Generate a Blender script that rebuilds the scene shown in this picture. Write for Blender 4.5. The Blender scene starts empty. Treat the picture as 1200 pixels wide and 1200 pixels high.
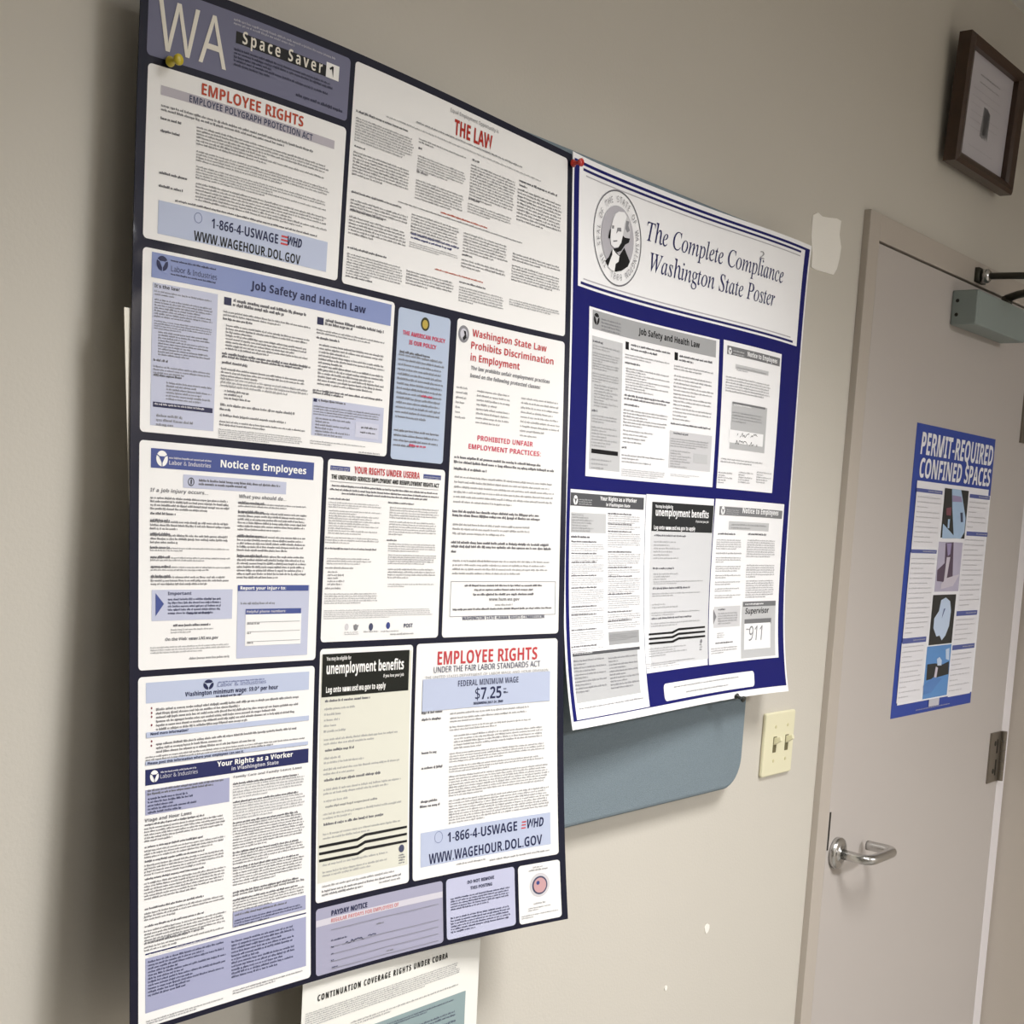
import bpy, bmesh, math, random
from mathutils import Matrix, Vector
SC = bpy.context.scene
COL = SC.collection
# ---------------------------------------------------------------- camera, world, lights, exposure
CAMZ, CAMD = 1.5881, 0.9891            # eye height, distance from the wall (wall face is the plane y = 0)
cd = bpy.data.cameras.new('camera'); cam = bpy.data.objects.new('camera', cd); COL.objects.link(cam)
right = Vector((0.62543, -0.77755, 0.06520)); fwd = Vector((0.77971, 0.61961, -0.09018)); up = Vector((0.02972, 0.10724, 0.99379))
m = Matrix.Identity(4)
for i in range(3):
    m[i][0], m[i][1], m[i][2] = right[i], up[i], -fwd[i]
m[0][3], m[1][3], m[2][3] = 0.0, -CAMD, CAMZ
cam.matrix_world = m
cd.sensor_width = 36; cd.lens = 47.995; cd.shift_x = 0.0; cd.shift_y = 0.1095; cd.clip_start = 0.02; cd.clip_end = 60
SC.camera = cam
w = bpy.data.worlds.new('world'); SC.world = w; w.use_nodes = True
w.node_tree.nodes['Background'].inputs[0].default_value = (0.9, 0.95, 1.0, 1); w.node_tree.nodes['Background'].inputs[1].default_value = 0.02
SC.view_settings.view_transform = 'Standard'; SC.view_settings.look = 'None'; SC.view_settings.gamma = 1.0
SC.view_settings.use_curve_mapping = False
SC.view_settings.exposure = 0.55
CEIL = 2.585
LIGHTS = [   # x, y, watts, colour, spread in degrees: troffer near the posters, then two added fill lamps
    (1.25, -1.10, 19.5, (1.0, 0.985, 0.96), 123),
    (0.20, -3.5, 8.0, (0.98, 0.985, 1.0), 172),  # unseen panel added as even fill for the upper wall
    (2.45, -3.2, 62.0, (0.98, 0.985, 1.0), 172),  # unseen panel added to brighten the door and upper right wall
]
# ---------------------------------------------------------------- helpers
def lin(h):
    h = h.lstrip('#'); o = []
    for i in (0, 2, 4):
        c = int(h[i:i+2], 16)/255
        o.append(c/12.92 if c <= .04045 else ((c+.055)/1.055)**2.4)
    return (*o, 1)
def mat(name, col, rough=.6, metal=0, spec=.5, coat=0, coat_rough=.1, bump=0, bscale=60, vary=0, vscale=8, coat_bump=0):
    M = bpy.data.materials.new(name); M.use_nodes = True; nt = M.node_tree; b = nt.nodes['Principled BSDF']
    c = lin(col) if isinstance(col, str) else col
    b.inputs['Base Color'].default_value = c; b.inputs['Roughness'].default_value = rough; b.inputs['Metallic'].default_value = metal
    b.inputs['Specular IOR Level'].default_value = spec; b.inputs['Coat Weight'].default_value = coat; b.inputs['Coat Roughness'].default_value = coat_rough
    geo = nt.nodes.new('ShaderNodeNewGeometry')
    def noise(scale, detail=4):
        n = nt.nodes.new('ShaderNodeTexNoise'); n.inputs['Scale'].default_value = scale; n.inputs['Detail'].default_value = detail
        nt.links.new(geo.outputs['Position'], n.inputs['Vector']); return n
    if vary:
        n = noise(vscale); mx = nt.nodes.new('ShaderNodeMix'); mx.data_type = 'RGBA'
        mx.inputs[6].default_value = tuple(x*(1-vary) for x in c[:3])+(1,); mx.inputs[7].default_value = tuple(min(1, x*(1+vary)) for x in c[:3])+(1,)
        nt.links.new(n.outputs['Fac'], mx.inputs[0]); nt.links.new(mx.outputs[2], b.inputs['Base Color'])
    def bumped(scale, strength, dist, sock, detail):
        n = noise(scale, detail); bn = nt.nodes.new('ShaderNodeBump'); bn.inputs['Strength'].default_value = strength; bn.inputs['Distance'].default_value = dist
        nt.links.new(n.outputs['Fac'], bn.inputs['Height']); nt.links.new(bn.outputs['Normal'], b.inputs[sock])
    if bump: bumped(bscale, bump, .002, 'Normal', 4)
    if coat_bump: bumped(9, coat_bump, .02, 'Coat Normal', 2)
    return M
HEX = dict(paper='#f0efee', white2='#f6f6f8', paper2='#f1f0ea', white='#f4f3f0', white3='#f1f1f6', white4='#ecebf0', ink='#86868b', boldink='#707076', lightink='#a6a6a9', midgrey='#85858a', midgrey2='#8d8d92',
 palegrey='#c9c8d2', palegrey2='#cfccd0', palegrey3='#b9b7be', palegrey4='#bdbcc0', black='#141518', nearblack='#2a2c2e', nearblack2='#2c2d2c', blackgreen='#10140f', slate='#72738c', slateink='#3c3d55', slatedark='#474b66',
 cream='#e9e4d8', creampaper='#dcdbce', lavgrey='#b9b4bd', lavgrey2='#c9cbdc', lav='#bfc3d8', lav2='#a3a6c4', lavblue='#bfc1da', lavdark='#a5a4bb', lavlight='#cfccd6', bluelav='#bac3db', skyblue='#b3c0d6',
 blueband='#8592bf', blueband2='#46538f', navyband='#22285a', navyband2='#222464', navydark='#22264a', navyink='#23294e', navyserif='#20225a', blueink='#474d78', midblue='#8089b0', flagblue='#3f4a86', slateblue='#5a6596',
 rust='#b8472f', red='#c8484c', red2='#b02c20', red3='#c2444a', redpale='#cf7f7f', pinkred='#cf4a63', pinkflag='#c79da0', maroon='#7a3040', maroon2='#7e4a55', darkolive='#3a3a26', gold='#b9a24a',
 grey35='#55565a', grey45='#77787b', grey50='#7f8083', grey60='#a6a7a9', grey70='#bdbec0', grey75='#c6c7c9', grey80='#d0d0d3', grey80b='#d5d6d9', royal='#2c46a0', royal2='#5560a0', teal='#8fa3a6',
 iceblue='#a9c3e0', icewhite='#c5d6ee', mauve='#9b8fb4', mauvepale='#bcb6cc', mauvepale2='#cfc8d4', plum='#5b4a5e', photoblue='#5f93cf', photoblue2='#5a86c4')
MATS = {}
OWN = 'p1'
def ink(name):
    k = (OWN, name)
    if k not in MATS:
        if OWN == 'p1': MATS[k] = mat('laminated_print_'+name, HEX[name], .55, spec=.2, coat=.25, coat_rough=.06, coat_bump=.16)
        elif OWN == 'p2': MATS[k] = mat('glossy_print_'+name, HEX[name], .6, spec=.2, coat=.08, coat_rough=.15, coat_bump=.1)
        else: MATS[k] = mat('paper_print_'+name, HEX[name], .55)
    return MATS[k]
class MB:
    """collects faces with a material each and links them as ONE mesh object"""
    def __init__(s): s.v = []; s.f = []; s.m = []; s.mats = []
    def mi(s, M):
        if M not in s.mats: s.mats.append(M)
        return s.mats.index(M)
    def face(s, pts, M):
        n = len(s.v); s.v += [tuple(p) for p in pts]; s.f.append(tuple(range(n, n+len(pts)))); s.m.append(s.mi(M))
    def mesh(s, V, F, M):
        n = len(s.v); s.v += [tuple(p) for p in V]; k = s.mi(M)
        for f in F: s.f.append(tuple(i+n for i in f)); s.m.append(k)
    def build(s, name, parent=None, smooth=False, merge=False, bevel=0):
        me = bpy.data.meshes.new(name); me.from_pydata(s.v, [], s.f)
        for M in s.mats: me.materials.append(M)
        me.polygons.foreach_set('material_index', s.m)
        if merge:
            bm = bmesh.new(); bm.from_mesh(me); bmesh.ops.remove_doubles(bm, verts=bm.verts, dist=1e-5)
            bmesh.ops.recalc_face_normals(bm, faces=bm.faces); bm.to_mesh(me); bm.free()
        if smooth: me.polygons.foreach_set('use_smooth', [True]*len(me.polygons))
        o = bpy.data.objects.new(name, me); COL.objects.link(o)
        if parent: o.parent = parent; o.matrix_parent_inverse = parent.matrix_world.inverted()
        if bevel:
            b = o.modifiers.new('bevel', 'BEVEL'); b.width = bevel; b.segments = 3; b.limit_method = 'ANGLE'
        return o
    def box(s, x0, x1, y0, y1, z0, z1, M):
        V = [(x, y, z) for x in (x0, x1) for y in (y0, y1) for z in (z0, z1)]
        s.mesh(V, [(0,1,3,2), (4,6,7,5), (0,4,5,1), (2,3,7,6), (0,2,6,4), (1,5,7,3)], M); return s
    def lathe(s, o, d, prof, M, n=24, caps=True):
        """rings of (along, radius) about the axis from o along d"""
        d = Vector(d).normalized(); a = d.orthogonal().normalized(); b = d.cross(a); o = Vector(o); V = []; F = []
        for t, r in prof:
            for k in range(n):
                g = 2*math.pi*k/n; V.append(o+d*t+(a*math.cos(g)+b*math.sin(g))*r)
        for i in range(len(prof)-1):
            for k in range(n): F.append((i*n+k, i*n+(k+1) % n, (i+1)*n+(k+1) % n, (i+1)*n+k))
        if caps: F.append(tuple(range(n))[::-1]); F.append(tuple(range((len(prof)-1)*n, len(prof)*n)))
        s.mesh(V, F, M); return s
    def tube(s, pts, r, M, n=14, flat=1.0):
        """swept round bar through pts"""
        pts = [Vector(p) for p in pts]; V = []; F = []; a = None
        for i, p in enumerate(pts):
            t = (pts[min(i+1, len(pts)-1)]-pts[max(i-1, 0)]).normalized()
            a = t.orthogonal().normalized() if a is None else (a-t*a.dot(t)).normalized()
            b = t.cross(a); rr = r[i] if isinstance(r, (list, tuple)) else r
            for k in range(n):
                g = 2*math.pi*k/n; V.append(p+(a*math.cos(g)+b*math.sin(g)*flat)*rr)
        for i in range(len(pts)-1):
            for k in range(n): F.append((i*n+k, i*n+(k+1) % n, (i+1)*n+(k+1) % n, (i+1)*n+k))
        F.append(tuple(range(n))[::-1]); F.append(tuple(range((len(pts)-1)*n, len(pts)*n)))
        s.mesh(V, F, M); return s
    def slab(s, poly, y0, y1, M):
        """outline in x, z given a thickness from y0 to y1"""
        n = len(poly); V = [(x, y0, z) for x, z in poly]+[(x, y1, z) for x, z in poly]
        F = [tuple(range(n)), tuple(range(2*n-1, n-1, -1))]+[(i, n+i, n+(i+1) % n, (i+1) % n) for i in range(n)]
        s.mesh(V, F, M); return s
def rounded(x0, z0, x1, z1, r, n=6):
    if r <= 0: return [(x0, z0), (x1, z0), (x1, z1), (x0, z1)]
    P = []
    for cx, cz, a in ((x1-r, z0+r, -90), (x1-r, z1-r, 0), (x0+r, z1-r, 90), (x0+r, z0+r, 180)):
        for k in range(n+1):
            g = math.radians(a+90*k/n); P.append((cx+r*math.cos(g), cz+r*math.sin(g)))
    return P
def tag(o, label=None, cat=None, group=None, kind=None):
    if label: o['label'] = label
    if cat: o['category'] = cat
    if group: o['group'] = group
    if kind: o['kind'] = kind
    return o
def empty(name, loc):
    o = bpy.data.objects.new(name, None); COL.objects.link(o); o.location = loc; o.empty_display_size = .05
    bpy.context.view_layer.update(); return o
# ---------------------------------------------------------------- the room
WALL = mat('wall_paint', '#cec9bf', .62, spec=.35, bump=.12, bscale=260, vary=.02, vscale=3)
DOORP = mat('door_paint', '#c0b9b4', .42, spec=.4, bump=.05, bscale=180, vary=.02, vscale=4)
FRAMEP = mat('frame_paint', '#bdb4aa', .45, spec=.4)
TRIM_PALE = mat('pale_jamb_trim', '#e8e3e4', .45, spec=.4)  # hinge-side jamb and trim, coloured paler than the rest of the frame
XL, XR, YF = -2.6, 3.0, -5.0
DX0, DX1, DTOP = 2.083, 2.993, 2.089          # door frame, outer
def struct(name, mb, **k): return tag(mb.build(name, **k), kind='structure')
b = MB(); b.box(XL, DX0+.02, 0, .12, 0, CEIL, WALL); b.box(DX0+.02, XR+.12, 0, .12, DTOP-.02, CEIL, WALL); b.box(DX1-.02, XR+.12, 0, .12, 0, DTOP-.02, WALL)
struct('wall_back', b)
struct('wall_right', MB().box(XR, XR+.1, YF, 0, 0, CEIL, mat('side_wall_paint', '#c9c0b5', .62, spec=.35, bump=.12, bscale=260)))
struct('wall_left', MB().box(XL-.1, XL, YF, .12, 0, CEIL, WALL))
struct('wall_front', MB().box(XL-.1, XR+.1, YF-.1, YF, 0, CEIL, WALL))
struct('floor', MB().box(XL-.1, XR+.12, YF-.1, .12, -.1, 0, mat('floor_vinyl', '#8b8780', .4, vary=.08, vscale=12)))
struct('ceiling', MB().box(XL-.1, XR+.12, YF-.1, .12, CEIL, CEIL+.1, mat('ceiling_tile', '#d9d8d4', .9, bump=.3, bscale=120)))
struct('baseboard_back', MB().box(XL, DX0-.001, -.008, 0, 0, .1, mat('vinyl_base', '#5a5148', .5)))
struct('trim_1', MB().box(DX1+.0005, XR-.0005, -.006, 0, 0, DTOP, TRIM_PALE))
# door
door = tag(empty('door_1', (2.5, 0, 0)), 'beige flush door in a steel frame with lever handle', None, None, 'structure')
b = MB(); b.box(DX0, 2.1225, -.012, .1, 0, DTOP, FRAMEP); b.box(2.1225, 2.948, -.012, .1, 2.0465, DTOP, FRAMEP)
b.build('door_frame', door, bevel=.0015)
MB().box(2.948, DX1, -.012, .1, 0, DTOP, TRIM_PALE).build('hinge_side_jamb', door, bevel=.002)['label'] = 'pale strip of frame on the hinge side'
leaf = MB().box(2.1235, 2.9465, -.0115, .032, .008, 2.0425, DOORP).build('door_leaf', door, bevel=.001)
CHROME = mat('satin_chrome', '#c9c8c6', .22, metal=1)
BRONZE = mat('dark_slot', '#221f18', .5, metal=.3)
MB().box(2.1250, 2.1300, -.0122, -.0100, 1.033, 1.099, BRONZE).build('latch_slot', leaf)
# lever handle: rose, neck towards the room, grip along the door, return towards the leaf
lv = MB(); hx, hz = 2.161, 1.024
lv.lathe((hx, -.0115, hz), (0, -1, 0), [(0, .027), (.006, .0275), (.009, .026), (.011, .020), (.012, .012), (.013, .012)], CHROME, 32)
pts = [(hx, -.012, hz), (hx, -.045, hz-.001)]
for k in range(1, 7):
    g = math.pi/2*k/6; pts.append((hx+.020*(1-math.cos(g)), -.056-.020*math.sin(g)+.002, hz-.002))
pts += [(hx+.05, -.0745, hz-.002), (hx+.085, -.0742, hz-.002)]
for k in range(1, 7):
    g = math.pi/2*k/6; pts.append((hx+.088+.018*math.sin(g), -.074+.018*(1-math.cos(g)), hz-.002))
pts += [(hx+.106, -.032, hz-.002), (hx+.106, -.022, hz-.002)]
lv.tube(pts, .0088, CHROME, 18)
lv.build('lever_handle', leaf, smooth=True)['label'] = 'satin chrome lever handle curving back to the door'
HINGE = mat('hinge_steel', '#8b8378', .35, metal=.8)
for hzz in (1.11, 1.83, .25):
    h = MB(); h.box(2.878, 2.940, -.0150, -.0114, hzz-.054, hzz+.054, HINGE)
    for k in range(5): h.lathe((2.944, -.0185, hzz-.054+k*.0217), (0, 0, 1), [(0, .0062), (.0208, .0062)], HINGE, 14)
    ho = h.build('hinge', door); sc = MB()
    for dz in (-.03, .03): sc.lathe((2.905, -.0149, hzz+dz), (0, -1, 0), [(0, .006), (.0008, .005)], BRONZE, 12)
    sc.box(2.915, 2.921, -.0156, -.0149, hzz-.04, hzz-.006, BRONZE); sc.box(2.915, 2.921, -.0156, -.0149, hzz+.008, hzz+.038, BRONZE); sc.build('screw_slot', ho)
CLG = mat('closer_grey', '#8d9895', .45, spec=.4)
cl = MB().box(2.449, 2.712, -.0595, -.0115, 1.957, 2.019, CLG).build('door_closer', door, bevel=.003); cl['label'] = 'grey box closer at the top of the door'
ARM = mat('arm_steel', '#4b4a42', .35, metal=.7)
a = MB(); a.lathe((2.655, -.036, 2.018), (0, 0, 1), [(0, .012), (.012, .012), (.014, .009), (.02, .009)], ARM)
a.tube([(2.655, -.036, 2.034), (2.648, -.06, 2.040), (2.625, -.12, 2.045), (2.575, -.27, 2.047)], [.008, .0075, .007, .007], ARM); a.build('main_arm', cl, smooth=True)
a = MB(); a.box(2.545, 2.585, -.020, -.012, 2.050, 2.076, ARM); a.lathe((2.562, -.020, 2.062), (0, -1, 0), [(0, .013), (.012, .013), (.016, .009)], CHROME); a.tube([(2.562, -.03, 2.062), (2.566, -.10, 2.060), (2.572, -.27, 2.056)], .0062, ARM)
a.lathe((2.574, -.27, 2.038), (0, 0, 1), [(0, .010), (.028, .010)], ARM); a.build('forearm_rod', cl, smooth=True)
sw = MB()
for dz in (1.975, 2.0): sw.lathe((2.449, -.022, dz), (-1, 0, 0), [(0, .0035), (.0006, .003)], BRONZE, 10)
sw.build('screw', cl)
# ceiling lamps: one near the posters, two added far back as fill
LAMPW = mat('lamp_trim', '#e6e6e2', .4)
def lamp(i, x, y, watts, col, spread):
    t = tag(empty('ceiling_light', (x, y, CEIL)), 'square white ceiling light panel over the %s' % ['wall with the posters', 'far side of the room, added fill', 'far door end of the room, added fill'][i], 'light', 'ceiling light panels')
    f = MB()
    for q in ((-.31, -.29, -.31, .31), (.29, .31, -.31, .31), (-.29, .29, -.31, -.29), (-.29, .29, .29, .31)): f.box(x+q[0], x+q[1], y+q[2], y+q[3], CEIL-.022, CEIL-.0005, LAMPW)
    f.build('trim_frame', t)
    D = bpy.data.materials.new('lamp_diffuser'); D.use_nodes = True; bs = D.node_tree.nodes['Principled BSDF']; bs.inputs['Emission Color'].default_value = (*col, 1); bs.inputs['Emission Strength'].default_value = 1.2
    MB().box(x-.29, x+.29, y-.29, y+.29, CEIL-.012, CEIL-.004, D).build('diffuser', t)
    L = bpy.data.lights.new('lamp_glow', 'AREA'); L.shape = 'RECTANGLE'; L.size = .56; L.size_y = .56; L.energy = watts; L.color = col; L.spread = math.radians(spread)
    o = bpy.data.objects.new('lamp_glow', L); COL.objects.link(o); o.parent = t; o.location = (0, 0, -.014)
for i, a in enumerate(LIGHTS): lamp(i, *a)
# ---------------------------------------------------------------- fabric board that carries both posters
FAB = mat('panel_fabric', '#7f8c94', .95, spec=.1, bump=.6, bscale=900, vary=.16, vscale=420)
tag(MB().slab(rounded(.745, 1.1905, 1.7755, 1.988, .045, 8), -.0280, -.0004, FAB).build('fabric_board', bevel=.006), 'grey blue fabric covered board mounted on the wall behind the posters', 'board')
# ---------------------------------------------------------------- bowed poster sheets
FLOOR = .0293          # the sheets lie against the board and bow out from it
def poly_surf(x0, x1, z0, z1, du, dv, cd_, cz_):
    def bas(u, v, du, dv, cap): return [u**i*v**j for i in range(du+1) for j in range(dv+1) if i+j <= cap]
    def at(x, z, off=0):
        u = (x-x0)/(x1-x0); v = (z1-z)/(z1-z0)
        d = sum(a*b for a, b in zip(bas(u, v, du, dv, max(du, dv)+1), cd_)); dz = sum(a*b for a, b in zip(bas(u, v, 3, 3, 3), cz_))
        d = FLOOR+.004*math.log(1+math.exp((d-FLOOR)/.004))
        return (x, -(d+off), z+dz)
    return at
SURF = dict(
 p1=poly_surf(0.67040, 1.25278, 1.10592, 1.99536, 3, 3, [0.02981, 0.00292, 0.07834, -0.03561, 0.04258, -0.17525, -0.04685, 0.10233, -0.09197, 0.23080, -0.10751, 0.05423, 0.02046], [-0.00460, 0.01919, -0.03419, 0.03788, 0.02512, -0.03933, -0.02602, -0.04529, 0.06705, 0.01037]),
 p2=poly_surf(1.25380, 1.84540, 1.32803, 1.98410, 3, 4, [0.03352, 0.05012, 0.02514, -0.15501, 0.13748, -0.11177, 0.08719, 0.05289, -0.11793, 0.07224, 0.27300, -0.17149, -0.08908, -0.09158, -0.16133, -0.01911, 0.24405], [-0.00156, 0.00881, -0.01724, 0.00995, -0.00946, 0.01154, 0.00173, 0.02061, -0.01628, -0.00812]),
 sg=lambda x, z, off=0: (x, -(.0121+off), z),
 cb=lambda x, z, off=0: (x, -(.047+.10*max(0, 1.1465-z)**2+off), z))
def sheet(at, x0, z0, x1, z1, thick, M, Mback=None, step=.008):
    nx = max(1, int((x1-x0)/step)); nz = max(1, int((z1-z0)/step)); b = MB(); V = []; F = []
    for o in (0, -thick):
        for j in range(nz+1):
            for i in range(nx+1): V.append(at(x0+(x1-x0)*i/nx, z0+(z1-z0)*j/nz, o))
    W = nx+1; N = W*(nz+1)
    for j in range(nz):
        for i in range(nx):
            q = (j*W+i, j*W+i+1, (j+1)*W+i+1, (j+1)*W+i); F.append(q); F.append(tuple(k+N for k in q[::-1]))
    for i in range(nx): F.append((i+1, i, N+i, N+i+1)); k = nz*W+i; F.append((k, k+1, N+k+1, N+k))
    for j in range(nz): F.append((j*W, (j+1)*W, N+(j+1)*W, N+j*W)); k = j*W+nx; F.append((k+W, k, N+k, N+k+W))
    b.mesh(V, F, M); return b
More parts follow.
